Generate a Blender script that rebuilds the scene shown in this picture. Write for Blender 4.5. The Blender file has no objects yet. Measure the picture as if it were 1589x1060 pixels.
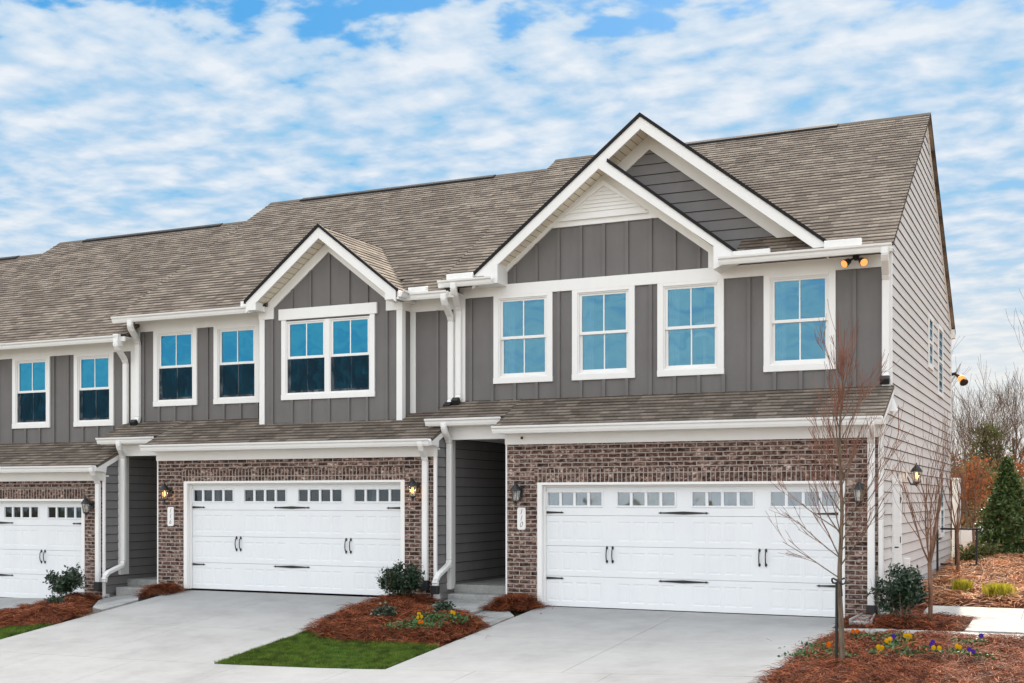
import bpy, math, random
import numpy as np
from mathutils import Vector, Matrix, noise as mnoise
random.seed(7); rng = np.random.default_rng(7)
S = bpy.context.scene
COL = S.collection
R = math.radians

# ------------------------------------------------------------------ camera
cd = bpy.data.cameras.new('camera'); cam = bpy.data.objects.new('camera', cd); COL.objects.link(cam)
cam.location = (0, -19, 1.82); cam.rotation_euler = (R(90), 0, R(24.7))
cd.sensor_width = 36; cd.lens = 36*1895/1589; cd.shift_y = (774-530)/1589
cd.clip_start = .1; cd.clip_end = 3000
S.camera = cam
# ------------------------------------------------------------------ exposure
S.view_settings.view_transform = 'Standard'; S.view_settings.look = 'None'
S.view_settings.exposure = 0.10; S.view_settings.gamma = 1
# ------------------------------------------------------------------ sun
SUN_EL, SUN_AZ = 33.0, -5.5          # azimuth measured from +y towards +x
sd = bpy.data.lights.new('sun', 'SUN'); sd.energy = 5.0; sd.angle = R(.6); sd.color = (1, .87, .70)
so = bpy.data.objects.new('sun', sd); COL.objects.link(so)
sv = Vector((math.cos(R(SUN_EL))*math.sin(R(SUN_AZ)), math.cos(R(SUN_EL))*math.cos(R(SUN_AZ)), math.sin(R(SUN_EL))))
so.rotation_euler = (-sv).to_track_quat('-Z', 'Y').to_euler(); so.location = (0, 0, 40)

# ------------------------------------------------------------------ node helpers
class NT:
    def __init__(s, tree): s.t = tree; s.n = tree.nodes; s.l = tree.links
    def new(s, typ, inputs=None, **props):
        nd = s.n.new(typ)
        for k, v in props.items(): setattr(nd, k, v)
        for k, v in (inputs or {}).items(): s.put(nd, k, v)
        return nd
    def put(s, nd, k, v):
        if hasattr(v, 'is_output'): s.l.new(v, nd.inputs[k])
        else: nd.inputs[k].default_value = v
    def math(s, op, a, b=0.0, c=0.0):
        nd = s.new('ShaderNodeMath', {0: a, 1: b, 2: c}, operation=op); return nd.outputs[0]
    def mix(s, f, a, b, blend='MIX'):
        nd = s.new('ShaderNodeMix', data_type='RGBA', blend_type=blend)
        s.put(nd, 0, f); s.put(nd, 6, a); s.put(nd, 7, b); return nd.outputs[2]
    def ramp(s, f, stops, interp='LINEAR'):
        nd = s.new('ShaderNodeValToRGB', {0: f}); cr = nd.color_ramp; cr.interpolation = interp
        while len(cr.elements) < len(stops): cr.elements.new(.5)
        for e, (p, c) in zip(cr.elements, stops):
            e.position = p; e.color = tuple(c) + (1,) if len(c) == 3 else c
        return nd.outputs[0]
    def noise(s, vec, scale, detail=2, rough=.5, dist=0.0):
        nd = s.new('ShaderNodeTexNoise', {'Scale': scale, 'Detail': detail, 'Roughness': rough, 'Distortion': dist})
        if vec is not None: s.l.new(vec, nd.inputs['Vector'])
        return nd.outputs[0]
    def mapv(s, vec, scale=(1, 1, 1), loc=(0, 0, 0), rot=(0, 0, 0)):
        return s.new('ShaderNodeMapping', {'Vector': vec, 'Location': loc, 'Rotation': rot, 'Scale': scale}).outputs[0]
def g3(v): return (v, v, v)

# ------------------------------------------------------------------ world: Nishita sky under a broken altocumulus layer
W = bpy.data.worlds.new('World'); S.world = W; W.use_nodes = True
n = NT(W.node_tree); n.n.clear()
sky = n.new('ShaderNodeTexSky', sky_type='NISHITA', sun_disc=False, sun_elevation=R(SUN_EL), sun_rotation=R(SUN_AZ),
            air_density=1.0, dust_density=.6, ozone_density=2.5)
tc = n.new('ShaderNodeTexCoord').outputs['Generated']
sp = n.new('ShaderNodeSeparateXYZ', {0: tc}); dx, dy, dz = sp.outputs
zz = n.math('ADD', n.math('MAXIMUM', dz, 0.0), .09)
pv = n.new('ShaderNodeCombineXYZ', {0: n.math('DIVIDE', dx, zz), 1: n.math('DIVIDE', dy, zz), 2: 0.0}).outputs[0]
pv = n.mapv(pv, rot=(0, 0, R(5)))
warp = n.new('ShaderNodeTexNoise', {'Vector': pv, 'Scale': 1.8, 'Detail': 3.0})
wv = n.new('ShaderNodeVectorMath', {0: warp.outputs['Color'], 1: (.5, .5, .5)}, operation='SUBTRACT')
wv2 = n.new('ShaderNodeVectorMath', {0: wv.outputs[0], 'Scale': .12}, operation='SCALE')
pw = n.new('ShaderNodeVectorMath', {0: pv, 1: wv2.outputs[0]}, operation='ADD').outputs[0]
puff = n.noise(n.mapv(pw, scale=(1.0, 1.0, 1)), 10.5, 6, .50)            # cells drawn out into rolls
roll = n.noise(n.mapv(pw, scale=(.34, 1.0, 1), loc=(3.1, 1.7, 0)), 8.0, 3, .5)
big = n.noise(n.mapv(pw, scale=(1, 1.3, 1), loc=(7.3, 2.2, 0)), .9, 3, .5)
dens = n.math('ADD', n.math('ADD', n.math('MULTIPLY', puff, .56), n.math('MULTIPLY', roll, .30)), n.math('MULTIPLY', big, .24))
# the deck thickens towards the horizon
low = n.new('ShaderNodeMapRange', {0: dz, 1: .365, 2: .29, 3: -.01, 4: .13}, clamp=True).outputs[0]
fs = n.new('ShaderNodeMapRange', {0: dy, 1: -.1, 2: .3, 3: 0.0, 4: 1.0}).outputs[0]
low = n.math('MULTIPLY', low, fs)
cover = n.new('ShaderNodeMapRange', {0: n.math('ADD', dens, low), 1: .455, 2: .56, 3: 0.0, 4: 1.0}, interpolation_type='SMOOTHSTEP').outputs[0]
cloudcol = n.ramp(dens, [(.42, (.30, .56, .80)), (.50, (.44, .62, .81)), (.58, (.61, .72, .84)), (.67, (.77, .82, .88))])
bl = n.mix(.70, n.new('ShaderNodeVectorMath', {0: sky.outputs[0], 'Scale': .10}, operation='SCALE').outputs[0], (.004, .36, .82, 1))
col = n.mix(cover, bl, cloudcol)
# pale warm milkiness near the horizon
frontside = n.new('ShaderNodeMapRange', {0: dy, 1: -.1, 2: .3, 3: 0.5, 4: 1.0}).outputs[0]
hz = n.new('ShaderNodeMapRange', {0: dz, 1: .25, 2: .03, 3: 0.0, 4: .88}, interpolation_type='SMOOTHSTEP').outputs[0]
col = n.mix(n.math('MULTIPLY', hz, frontside), col, (.86, .84, .79, 1))
# added brightness in the unseen sky behind the camera, lighting the house fronts
back = n.new('ShaderNodeMapRange', {0: dy, 1: .25, 2: -.45, 3: 0.0, 4: 1.0}, interpolation_type='SMOOTHSTEP').outputs[0]
# added glow in the unseen sky high above the roofs, brightening the main slopes
gl = n.new('ShaderNodeVectorMath', {0: tc, 1: (-.08, .50, .86)}, operation='DOT_PRODUCT').outputs['Value']
glow = n.new('ShaderNodeMapRange', {0: gl, 1: .80, 2: .97, 3: 0.0, 4: 1.0}, interpolation_type='SMOOTHSTEP').outputs[0]
stren = n.math('ADD', n.math('ADD', n.math('MULTIPLY', back, 1.15), 1.0), n.math('MULTIPLY', glow, 6.5))
col = n.mix(n.math('MULTIPLY', back, .42), col, (1.0, .88, .74, 1))
col = n.mix(glow, col, (1.0, .93, .84, 1))
gnd = n.new('ShaderNodeMapRange', {0: dz, 1: -.02, 2: 0.0, 3: 0.0, 4: 1.0}).outputs[0]
bg = n.new('ShaderNodeBackground', {0: col, 1: stren})
n.l.new(bg.outputs[0], n.new('ShaderNodeOutputWorld').inputs[0])

# ------------------------------------------------------------------ materials
MATS = {}
def pmat(name, color=None, rough=.6, spec=.5, build=None, metallic=0.0):
    m = bpy.data.materials.new(name); m.use_nodes = True
    t = NT(m.node_tree); b = t.n['Principled BSDF']
    b.inputs['Roughness'].default_value = rough; b.inputs['Specular IOR Level'].default_value = spec
    b.inputs['Metallic'].default_value = metallic
    if color: b.inputs['Base Color'].default_value = tuple(color) + (1,)
    if build: build(t, b)
    MATS[name] = m; return m
def objco(t): return t.new('ShaderNodeTexCoord').outputs['Object']
def bump(t, b, h, strength=.3, dist=.01):
    nd = t.new('ShaderNodeBump', {'Height': h, 'Strength': strength, 'Distance': dist}); t.l.new(nd.outputs[0], b.inputs['Normal'])
def weathered(c1, c2, scale=3.0, bscale=60, bs=.12):
    def f(t, b):
        co = objco(t)
        nn = t.noise(co, scale, 5, .6)
        nn2 = t.noise(t.mapv(co, scale=(1, 1, .12)), scale*4, 3, .6)
        t.put(b, 'Base Color', t.mix(t.ramp(t.math('ADD', t.math('MULTIPLY', nn, .6), t.math('MULTIPLY', nn2, .4)), [(.35, g3(0)), (.65, g3(1))]), c1 + (1,), c2 + (1,)))
        bump(t, b, t.noise(co, bscale, 3, .6), bs, .004)
    return f
white = pmat('white_trim_paint', rough=.45, spec=.4, build=weathered((.82, .80, .77), (.86, .84, .81), 1.5, 40, .05))
doorwhite = pmat('white_door_steel', rough=.42, spec=.4, build=weathered((.76, .77, .78), (.80, .81, .81), 1.2, 90, .08))
bbgrey = pmat('grey_board_paint', rough=.62, spec=.3, build=weathered((.145, .134, .128), (.172, .160, .153), 1.6, 70, .15))
lapgrey = pmat('grey_lap_paint', rough=.62, spec=.3, build=weathered((.185, .177, .175), (.215, .206, .203), 1.6, 70, .15))
laplight = pmat('pale_lap_paint', rough=.6, spec=.3, build=weathered((.63, .575, .535), (.69, .63, .59), .9, 70, .15))
lapshadow = pmat('painted_lap_shadow', (.055, .042, .036), .9, .1)  # near-black colour stands for the shade beneath each siding lap
black = pmat('black_metal', (.012, .012, .013), .35, .5)
blackrub = pmat('black_pipe_plastic', (.02, .02, .02), .5, .4)
soffit = pmat('white_soffit', rough=.5, spec=.3, build=weathered((.80, .72, .58), (.84, .76, .62), 1.5, 40, .04))
dripedge = pmat('dark_shingle_edge', (.018, .017, .018), .8, .2)
curtain = pmat('pale_curtain_cloth', (.62, .60, .66), .9, .1)
interior = pmat('interior_wall_paint', (.30, .29, .28), .8, .2)
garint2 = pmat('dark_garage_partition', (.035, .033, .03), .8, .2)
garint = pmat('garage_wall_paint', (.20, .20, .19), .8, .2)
shade_m = pmat('lamp_shade_cloth', (.85, .80, .68), .8, .2)

def f_brick(soldier):
    def f(t, b):
        co = objco(t); s = t.new('ShaderNodeSeparateXYZ', {0: co}); x, y, z = s.outputs
        gn = t.new('ShaderNodeNewGeometry').outputs['Normal']
        ax = t.math('ABSOLUTE', t.new('ShaderNodeSeparateXYZ', {0: gn}).outputs[0])
        isx = t.math('GREATER_THAN', ax, .5)
        u = t.math('ADD', t.math('MULTIPLY', x, t.math('SUBTRACT', 1.0, isx)), t.math('MULTIPLY', y, isx))
        v = t.new('ShaderNodeCombineXYZ', {0: u, 1: z, 2: 0.0}).outputs[0]
        wob = t.noise(v, 14, 2); vv = t.new('ShaderNodeVectorMath', {0: v, 1: t.new('ShaderNodeCombineXYZ', {0: t.math('MULTIPLY', t.math('SUBTRACT', wob, .5), .008), 1: t.math('MULTIPLY', t.math('SUBTRACT', wob, .5), .006), 2: 0.0}).outputs[0]}, operation='ADD').outputs[0]
        br = t.new('ShaderNodeTexBrick', {'Vector': vv, 'Color1': (.0, .0, .0, 1), 'Color2': (1, 1, 1, 1), 'Mortar': (.5, .5, .5, 1), 'Scale': 1.0, 'Mortar Size': .008, 'Mortar Smooth': .25, 'Bias': 0.0,
                   'Brick Width': .075 if soldier else .215, 'Row Height': .225 if soldier else .0735}, offset=0.0 if soldier else .5, offset_frequency=2, squash_frequency=2)
        rnd = br.outputs[0]; fac = br.outputs[1]
        vb = t.new('ShaderNodeCombineXYZ', {0: t.math('ADD', u, t.math('MULTIPLY', rnd, 3.0)), 1: z, 2: rnd}).outputs[0]
        mot = t.noise(t.mapv(vb, scale=(1, 1.8, 1)), 11, 4, .65)
        base = t.ramp(mot, [(.36, (.028, .017, .015)), (.47, (.085, .050, .040)), (.56, (.170, .115, .094)), (.68, (.42, .34, .29))])
        tint = t.ramp(rnd, [(0, (.55, .52, .52)), (.3, (1.0, .92, .88)), (.65, (1.15, 1.05, 1.0)), (1, (1.7, 1.7, 1.65))])
        base = t.mix(1.0, base, tint, 'MULTIPLY')
        mort = t.ramp(t.noise(v, 9, 4, .6), [(.3, (.29, .245, .215)), (.7, (.47, .41, .365))])
        t.put(b, 'Base Color', t.mix(fac, base, mort))
        h = t.math('SUBTRACT', t.math('MULTIPLY', t.noise(v, 70, 3), .25), fac)
        bump(t, b, h, .7, .008)
    return f
brick = pmat('mottled_brown_brick', rough=.85, spec=.2, build=f_brick(False))
soldier = pmat('soldier_course_brick', rough=.85, spec=.2, build=f_brick(True))

def f_shingle(mul):
    def f(t, b):
        uv = t.new('ShaderNodeUVMap').outputs[0]
        s = t.new('ShaderNodeSeparateXYZ', {0: uv}); u, v = s.outputs[0], s.outputs[1]
        c = t.math('FLOOR', t.math('DIVIDE', t.math('ADD', v, .002), .14))
        r1 = t.new('ShaderNodeTexWhiteNoise', {'W': c}, noise_dimensions='1D').outputs[0]
        uu = t.math('ADD', t.math('MULTIPLY', u, 4.6), t.math('MULTIPLY', r1, 17.0))
        uw = t.math('ADD', uu, t.math('MULTIPLY', t.noise(t.new('ShaderNodeCombineXYZ', {0: uu, 1: c, 2: 0.0}).outputs[0], .8, 1), 1.6))
        tab = t.math('FLOOR', uw)
        w = t.new('ShaderNodeTexWhiteNoise', {'Vector': t.new('ShaderNodeCombineXYZ', {0: tab, 1: c, 2: 0.0}).outputs[0]}, noise_dimensions='2D').outputs[0]
        fine = t.noise(t.new('ShaderNodeCombineXYZ', {0: t.math('MULTIPLY', u, 13.0), 1: t.math('MULTIPLY', v, 20.0), 2: c}).outputs[0], 1.0, 4, .65)
        blot = t.noise(uv, .9, 3, .5)
        k = t.math('ADD', t.math('ADD', t.math('MULTIPLY', w, .34), t.math('MULTIPLY', fine, .62)), t.math('MULTIPLY', t.math('SUBTRACT', blot, .5), .25))
        colr = t.ramp(k, [(.22, tuple(q*mul for q in (.100, .076, .060))), (.42, tuple(q*mul for q in (.160, .128, .102))), (.58, tuple(q*mul for q in (.215, .174, .138))), (.80, tuple(q*mul for q in (.33, .272, .212)))])
        # each course: light middle band, darker towards its lower and upper edges
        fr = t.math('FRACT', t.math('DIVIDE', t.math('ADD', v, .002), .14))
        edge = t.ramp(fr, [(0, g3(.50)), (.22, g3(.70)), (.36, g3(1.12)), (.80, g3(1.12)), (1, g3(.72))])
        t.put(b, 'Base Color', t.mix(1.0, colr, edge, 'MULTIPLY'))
        bump(t, b, t.math('ADD', w, t.noise(t.mapv(uv, scale=(60, 60, 1)), 3, 2)), .35, .008)
    return f
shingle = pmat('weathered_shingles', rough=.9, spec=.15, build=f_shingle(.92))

def f_conc(t, b):
    co = objco(t)
    a = t.noise(co, .45, 5, .55); c = t.noise(co, 2.4, 6, .65); br = t.noise(t.mapv(co, scale=(.6, 9, 1)), 6, 3, .6); d = t.noise(co, 90, 2, .6)
    k = t.math('ADD', t.math('ADD', t.math('MULTIPLY', a, .45), t.math('MULTIPLY', c, .3)), t.math('ADD', t.math('MULTIPLY', br, .15), t.math('MULTIPLY', d, .1)))
    t.put(b, 'Base Color', t.ramp(k, [(.36, (.295, .285, .274)), (.5, (.365, .354, .340)), (.64, (.42, .408, .392))]))
    base = b.inputs['Base Color'].links[0].from_socket
    st = t.ramp(t.noise(t.mapv(co, loc=(4, 2, 0)), 1.1, 6, .7), [(.54, g3(1)), (.74, g3(.86))])
    t.put(b, 'Base Color', t.mix(1.0, base, st, 'MULTIPLY'))
    bump(t, b, t.math('ADD', br, t.math('MULTIPLY', d, .6)), .25, .003)
conc = pmat('brushed_concrete', rough=.8, spec=.25, build=f_conc)
def f_slab(t, b):
    co = objco(t)
    k = t.math('ADD', t.math('MULTIPLY', t.noise(co, 2.2, 6, .65), .7), t.math('MULTIPLY', t.noise(co, 40, 3, .6), .3))
    t.put(b, 'Base Color', t.ramp(k, [(.34, (.20, .20, .195)), (.5, (.33, .325, .31)), (.66, (.44, .435, .41))]))
    bump(t, b, k, .4, .01)
slabm = pmat('stained_concrete', rough=.8, spec=.25, build=f_slab)
def f_soil(t, b):
    co = objco(t); k = t.noise(co, 1.3, 8, .7); k2 = t.noise(co, 30, 4, .7)
    t.put(b, 'Base Color', t.mix(t.ramp(k, [(.4, g3(0)), (.6, g3(1))]), t.ramp(k2, [(.3, (.06, .045, .03)), (.7, (.17, .13, .085))]), t.ramp(k2, [(.3, (.10, .10, .05)), (.7, (.30, .25, .14))])))
    bump(t, b, k2, .6, .02)
soil = pmat('winter_ground', rough=.95, spec=.1, build=f_soil)
def f_asph(t, b):
    co = objco(t); t.put(b, 'Base Color', t.ramp(t.noise(co, 60, 5, .7), [(.3, g3(.035)), (.7, g3(.08))])); bump(t, b, t.noise(co, 120, 3), .4, .005)
asph = pmat('asphalt', rough=.9, spec=.2, build=f_asph)
def island(cols, rough=.8, spec=.2, trans=0.0, nscale=None):
    def f(t, b):
        r = t.new('ShaderNodeNewGeometry').outputs['Random Per Island']
        st = [(i/(len(cols)-1), c) for i, c in enumerate(cols)]
        c = t.ramp(r, st)
        if nscale:
            k = t.noise(objco(t), nscale, 3, .6)
            c = t.mix(1.0, c, t.ramp(k, [(.35, g3(.45)), (.65, g3(1.35))]), 'MULTIPLY')
        t.put(b, 'Base Color', c)
        if trans: 
            tr = t.new('ShaderNodeBsdfTranslucent', {0: c}); mx = t.new('ShaderNodeMixShader', {0: trans, 1: b.outputs[0], 2: tr.outputs[0]})
            t.l.new(mx.outputs[0], t.n['Material Output'].inputs[0])
    return f
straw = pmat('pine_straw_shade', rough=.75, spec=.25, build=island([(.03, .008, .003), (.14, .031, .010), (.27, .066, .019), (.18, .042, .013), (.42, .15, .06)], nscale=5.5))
strawbase = pmat('straw_underlayer', rough=.95, spec=.1, build=lambda t, b: t.put(b, 'Base Color', t.ramp(t.noise(objco(t), 22, 5, .7), [(.3, (.022, .008, .005)), (.7, (.15, .045, .02))])))
strawlit = pmat('pine_straw_sunlit', rough=.75, spec=.25, build=island([(.17, .050, .020), (.46, .165, .060), (.66, .36, .18), (.52, .20, .08), (.85, .64, .44)], nscale=1.8))  # brighter copy of the shaded straw, sunlight put into its colour
grassm = pmat('fescue_blades', rough=.6, spec=.3, build=island([(.040, .090, .006), (.095, .175, .014), (.150, .240, .028), (.065, .130, .010), (.24, .22, .06)], trans=.25, nscale=5.5))
turfm = pmat('turf_soil', rough=.95, spec=.1, build=lambda t, b: t.put(b, 'Base Color', t.ramp(t.noise(objco(t), 14, 5, .7), [(.35, (.02, .045, .008)), (.65, (.05, .11, .015))])))
darkleaf = pmat('camellia_leaves', rough=.32, spec=.6, build=island([(.010, .022, .012), (.020, .045, .020), (.035, .070, .030), (.015, .035, .015)]))
coneleaf = pmat('holly_leaves', rough=.5, spec=.35, build=island([(.025, .055, .012), (.06, .11, .025), (.15, .20, .06), (.04, .075, .02)], trans=.12))
pineleaf = pmat('pine_needles', rough=.7, spec=.2, build=island([(.05, .065, .022), (.11, .13, .04), (.19, .19, .07), (.08, .085, .035)], trans=.3))
brownleaf = pmat('withered_oak_leaves', rough=.8, spec=.2, build=island([(.12, .05, .025), (.28, .10, .04), (.45, .13, .04), (.22, .12, .06)], trans=.3))
woodleaf = pmat('woodland_brush', rough=.9, spec=.1, build=island([(.11, .065, .040), (.24, .13, .07), (.15, .135, .06), (.38, .17, .07), (.12, .10, .06)], trans=.15))
bark = pmat('grey_brown_bark', rough=.85, spec=.2, build=lambda t, b: (t.put(b, 'Base Color', t.ramp(t.noise(t.mapv(objco(t), scale=(1, 1, .25)), 30, 4, .7), [(.3, (.09, .065, .045)), (.7, (.24, .185, .13))])), bump(t, b, t.noise(objco(t), 60, 3), .5, .004)))
farbark = pmat('woodland_bark', (.16, .105, .072), .9, .1)
redtwig = pmat('reddish_twigs', rough=.6, spec=.3, build=lambda t, b: t.put(b, 'Base Color', t.ramp(t.noise(objco(t), 5, 3), [(.35, (.17, .062, .040)), (.65, (.27, .12, .078))])))
crapebark = pmat('crape_myrtle_bark', rough=.6, spec=.3, build=lambda t, b: t.put(b, 'Base Color', t.ramp(t.noise(t.mapv(objco(t), scale=(1, 1, .3)), 18, 4, .6), [(.3, (.10, .045, .025)), (.7, (.27, .14, .08))])))
yellowgrass = pmat('golden_sedge', rough=.6, spec=.3, build=island([(.35, .30, .03), (.55, .48, .05), (.25, .26, .04)], trans=.3))
pansyleaf = pmat('pansy_leaves', rough=.5, spec=.4, build=island([(.02, .07, .015), (.05, .13, .03), (.03, .10, .02)], trans=.1))
PET = {'orange': (.85, .22, .01), 'yellow': (.85, .55, .02), 'violet': (.12, .05, .45), 'white': (.75, .75, .72)}
PM = {k: pmat(k + '_petals', c, .5, .3) for k, c in PET.items()}
for nm, c in (('blue', (.03, .20, .50)), ('cream', (.75, .70, .58)), ('green', (.02, .30, .14)), ('khaki', (.24, .26, .16)), ('pale', (.80, .80, .80))):
    pmat('board_' + nm, c, .6, .3)

def f_glass(refl, tint, rough=.01, wav=.25, wsc=2.2, clear=(.55, .66, .72, 1)):
    def f(t, b):
        co = objco(t)
        h = t.noise(t.mapv(co, scale=(1, 1, .6)), wsc, 2, .5)
        bp = t.new('ShaderNodeBump', {'Height': h, 'Strength': wav, 'Distance': .02}).outputs[0]
        gl = t.new('ShaderNodeBsdfGlossy', {'Color': tint + (1,), 'Roughness': rough, 'Normal': bp})
        tr = t.new('ShaderNodeBsdfTransparent', {'Color': clear})
        mx = t.new('ShaderNodeMixShader', {0: refl, 1: tr.outputs[0], 2: gl.outputs[0]})
        t.l.new(mx.outputs[0], t.n['Material Output'].inputs[0])
    return f
glass = pmat('low_e_window_glass', build=f_glass(.46, (.12, .30, .40), wav=.35, wsc=1.2, clear=(.9, .95, 1.0, 1)))
glass2 = pmat('blue_low_e_glass', build=f_glass(.70, (.03, .20, .32), wav=.35, wsc=1.2))
dglass = pmat('door_lite_glass', build=f_glass(.20, (.75, .8, .85), .03))
def f_screen(t, b):
    co = objco(t)
    h = t.noise(t.mapv(co, scale=(1.6, 1, .55), rot=(0, R(12), 0)), 5.5, 3, .5, 1.2)
    d = t.new('ShaderNodeBsdfDiffuse', {0: (.014, .034, .050, 1)}); tr = t.new('ShaderNodeBsdfTransparent')
    k = t.new('ShaderNodeMapRange', {0: h, 1: .35, 2: .65, 3: .74, 4: .36}).outputs[0]  # opacity varies in waves: rippled reflections put into the screen
    mx = t.new('ShaderNodeMixShader', {0: k, 1: tr.outputs[0], 2: d.outputs[0]})
    t.l.new(mx.outputs[0], t.n['Material Output'].inputs[0])
screenm = pmat('insect_screen_mesh', build=f_screen)
def f_lglass(t, b):
    gl = t.new('ShaderNodeBsdfGlossy', {'Color': (.9, .9, .9, 1), 'Roughness': .05}); tr = t.new('ShaderNodeBsdfTransparent', {'Color': (.9, .88, .82, 1)})
    mx = t.new('ShaderNodeMixShader', {0: .25, 1: tr.outputs[0], 2: gl.outputs[0]}); t.l.new(mx.outputs[0], t.n['Material Output'].inputs[0])
dglass2 = pmat('dark_door_lite_glass', build=f_glass(.05, (.75, .8, .85), .03))
lampglass = pmat('lantern_glass', build=f_lglass)
def emis(name, c, s):
    m = pmat(name, c, .5); b = m.node_tree.nodes['Principled BSDF']; b.inputs['Emission Color'].default_value = tuple(c) + (1,); b.inputs['Emission Strength'].default_value = s; return m
bulb_on = emis('glowing_bulb', (1, .50, .16), 4); bulb_off = pmat('frosted_bulb', (.8, .8, .78), .3)
flood_on = emis('glowing_flood_lens', (1, .42, .12), .75)

# ------------------------------------------------------------------ mesh builder
class MB:
    def __init__(s): s.v = []; s.f = []; s.uv = []
    def face(s, pts, uv=None):
        i = len(s.v); s.v += [tuple(p) for p in pts]; s.f.append(tuple(range(i, i+len(pts)))); s.uv.append(uv)
    def box(s, x0, x1, y0, y1, z0, z1):
        if x1 < x0: x0, x1 = x1, x0
        if y1 < y0: y0, y1 = y1, y0
        if z1 < z0: z0, z1 = z1, z0
        i = len(s.v)
        s.v += [(x0, y0, z0), (x1, y0, z0), (x1, y1, z0), (x0, y1, z0), (x0, y0, z1), (x1, y0, z1), (x1, y1, z1), (x0, y1, z1)]
        for q in ((0, 3, 2, 1), (4, 5, 6, 7), (0, 1, 5, 4), (1, 2, 6, 5), (2, 3, 7, 6), (3, 0, 4, 7)):
            s.f.append(tuple(i+k for k in q)); s.uv.append(None)
        return s
    def prism(s, a, b):                     # two matching rings, closed
        i = len(s.v); k = len(a); s.v += [tuple(p) for p in a] + [tuple(p) for p in b]
        s.f.append(tuple(i+j for j in reversed(range(k)))); s.uv.append(None)
        s.f.append(tuple(i+k+j for j in range(k))); s.uv.append(None)
        for j in range(k):
            s.f.append((i+j, i+(j+1) % k, i+k+(j+1) % k, i+k+j)); s.uv.append(None)
        return s
    def xz(s, pts, y0, y1): return s.prism([(x, y0, z) for x, z in pts], [(x, y1, z) for x, z in pts])
    def yz(s, pts, x0, x1): return s.prism([(x0, y, z) for y, z in pts], [(x1, y, z) for y, z in pts])
    def xy(s, pts, z0, z1): return s.prism([(x, y, z0) for x, y in pts], [(x, y, z1) for x, y in pts])
    def tube(s, pts, r, k=8, r1=None, cap=True):
        pts = [Vector(p) for p in pts]; n_ = len(pts); rings = []
        up = Vector((0, 0, 1)); a = None
        for i, p in enumerate(pts):
            d = (pts[min(i+1, n_-1)]-pts[max(i-1, 0)]).normalized()
            if a is None: a = d.orthogonal().normalized()
            else: a = (a - d*a.dot(d)).normalized()
            b = d.cross(a); rr = r if r1 is None else r+(r1-r)*i/(n_-1)
            if isinstance(r, (list, tuple)): rr = r[i]
            rings.append([p+(a*math.cos(2*math.pi*j/k)+b*math.sin(2*math.pi*j/k))*rr for j in range(k)])
        i0 = len(s.v)
        for rg in rings: s.v += [tuple(q) for q in rg]
        for i in range(n_-1):
            for j in range(k):
                s.f.append((i0+i*k+j, i0+i*k+(j+1) % k, i0+(i+1)*k+(j+1) % k, i0+(i+1)*k+j)); s.uv.append(None)
        if cap:
            s.f.append(tuple(i0+j for j in reversed(range(k)))); s.uv.append(None)
            s.f.append(tuple(i0+(n_-1)*k+j for j in range(k))); s.uv.append(None)
        return s
    def strip(s, pts, w, d):                # rectangular section (w along x, d across) swept in a y-z plane or any path with x as one axis
        pts = [Vector(p) for p in pts]; n_ = len(pts); rings = []; X = Vector((1, 0, 0))
        for i, p in enumerate(pts):
            t = (pts[min(i+1, n_-1)]-pts[max(i-1, 0)]).normalized()
            if abs(t.x) > .8: A = Vector((0, 1, 0))
            else: A = (X - t*t.x).normalized()
            B = t.cross(A).normalized()
            rings.append([p+A*w/2*a+B*d/2*b for a, b in ((-1, -1), (1, -1), (1, 1), (-1, 1))])
        for i in range(n_-1): s.prism(rings[i], rings[i+1])
        return s
    def lathe(s, prof, c, k=14):
        cx, cy, cz = c; i0 = len(s.v)
        for r, z in prof: s.v += [(cx+r*math.cos(2*math.pi*j/k), cy+r*math.sin(2*math.pi*j/k), cz+z) for j in range(k)]
        for i in range(len(prof)-1):
            for j in range(k):
                s.f.append((i0+i*k+j, i0+i*k+(j+1) % k, i0+(i+1)*k+(j+1) % k, i0+(i+1)*k+j)); s.uv.append(None)
        return s
    def build(s, name, mat, parent=None, bev=0, smooth=False):
        me = bpy.data.meshes.new(name); me.from_pydata(s.v, [], s.f); 
        if any(u is not None for u in s.uv):
            l = me.uv_layers.new(name='UVMap').data; k = 0
            for f_, u in zip(s.f, s.uv):
                for j in range(len(f_)):
                    if u is not None: l[k].uv = u[j]
                    k += 1
        me.validate(); me.update()
        me.materials.append(mat); o = bpy.data.objects.new(name, me); COL.objects.link(o)
        if bev:
            m = o.modifiers.new('bevel', 'BEVEL'); m.width = bev; m.segments = 1; m.limit_method = 'ANGLE'; m.harden_normals = False
        if smooth:
            for p in me.polygons: p.use_smooth = True
        if parent is not None: attach(o, parent)
        return o
def attach(o, p):
    o.parent = p; o.matrix_parent_inverse = Matrix.Translation(world_loc(p)).inverted()
def world_loc(p):
    # parents only ever carry a translation; meshes built in world coordinates keep a zero location
    v = Vector(p.location)
    return v if p.parent is None else (Vector((0, 0, 0)) if p.type == 'MESH' else v)
def npmesh(name, V, F, mat, parent=None):
    me = bpy.data.meshes.new(name); V = np.asarray(V, np.float32); F = np.asarray(F, np.int32)
    me.vertices.add(len(V)); me.vertices.foreach_set('co', V.ravel())
    k = F.shape[1]; me.loops.add(F.size); me.loops.foreach_set('vertex_index', F.ravel())
    me.polygons.add(len(F)); me.polygons.foreach_set('loop_start', np.arange(0, F.size, k, dtype=np.int32)); me.polygons.foreach_set('loop_total', np.full(len(F), k, np.int32))
    me.update(); me.validate(); me.shade_flat(); me.materials.append(mat)
    o = bpy.data.objects.new(name, me); COL.objects.link(o)
    if parent is not None: attach(o, parent)
    return o
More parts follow.
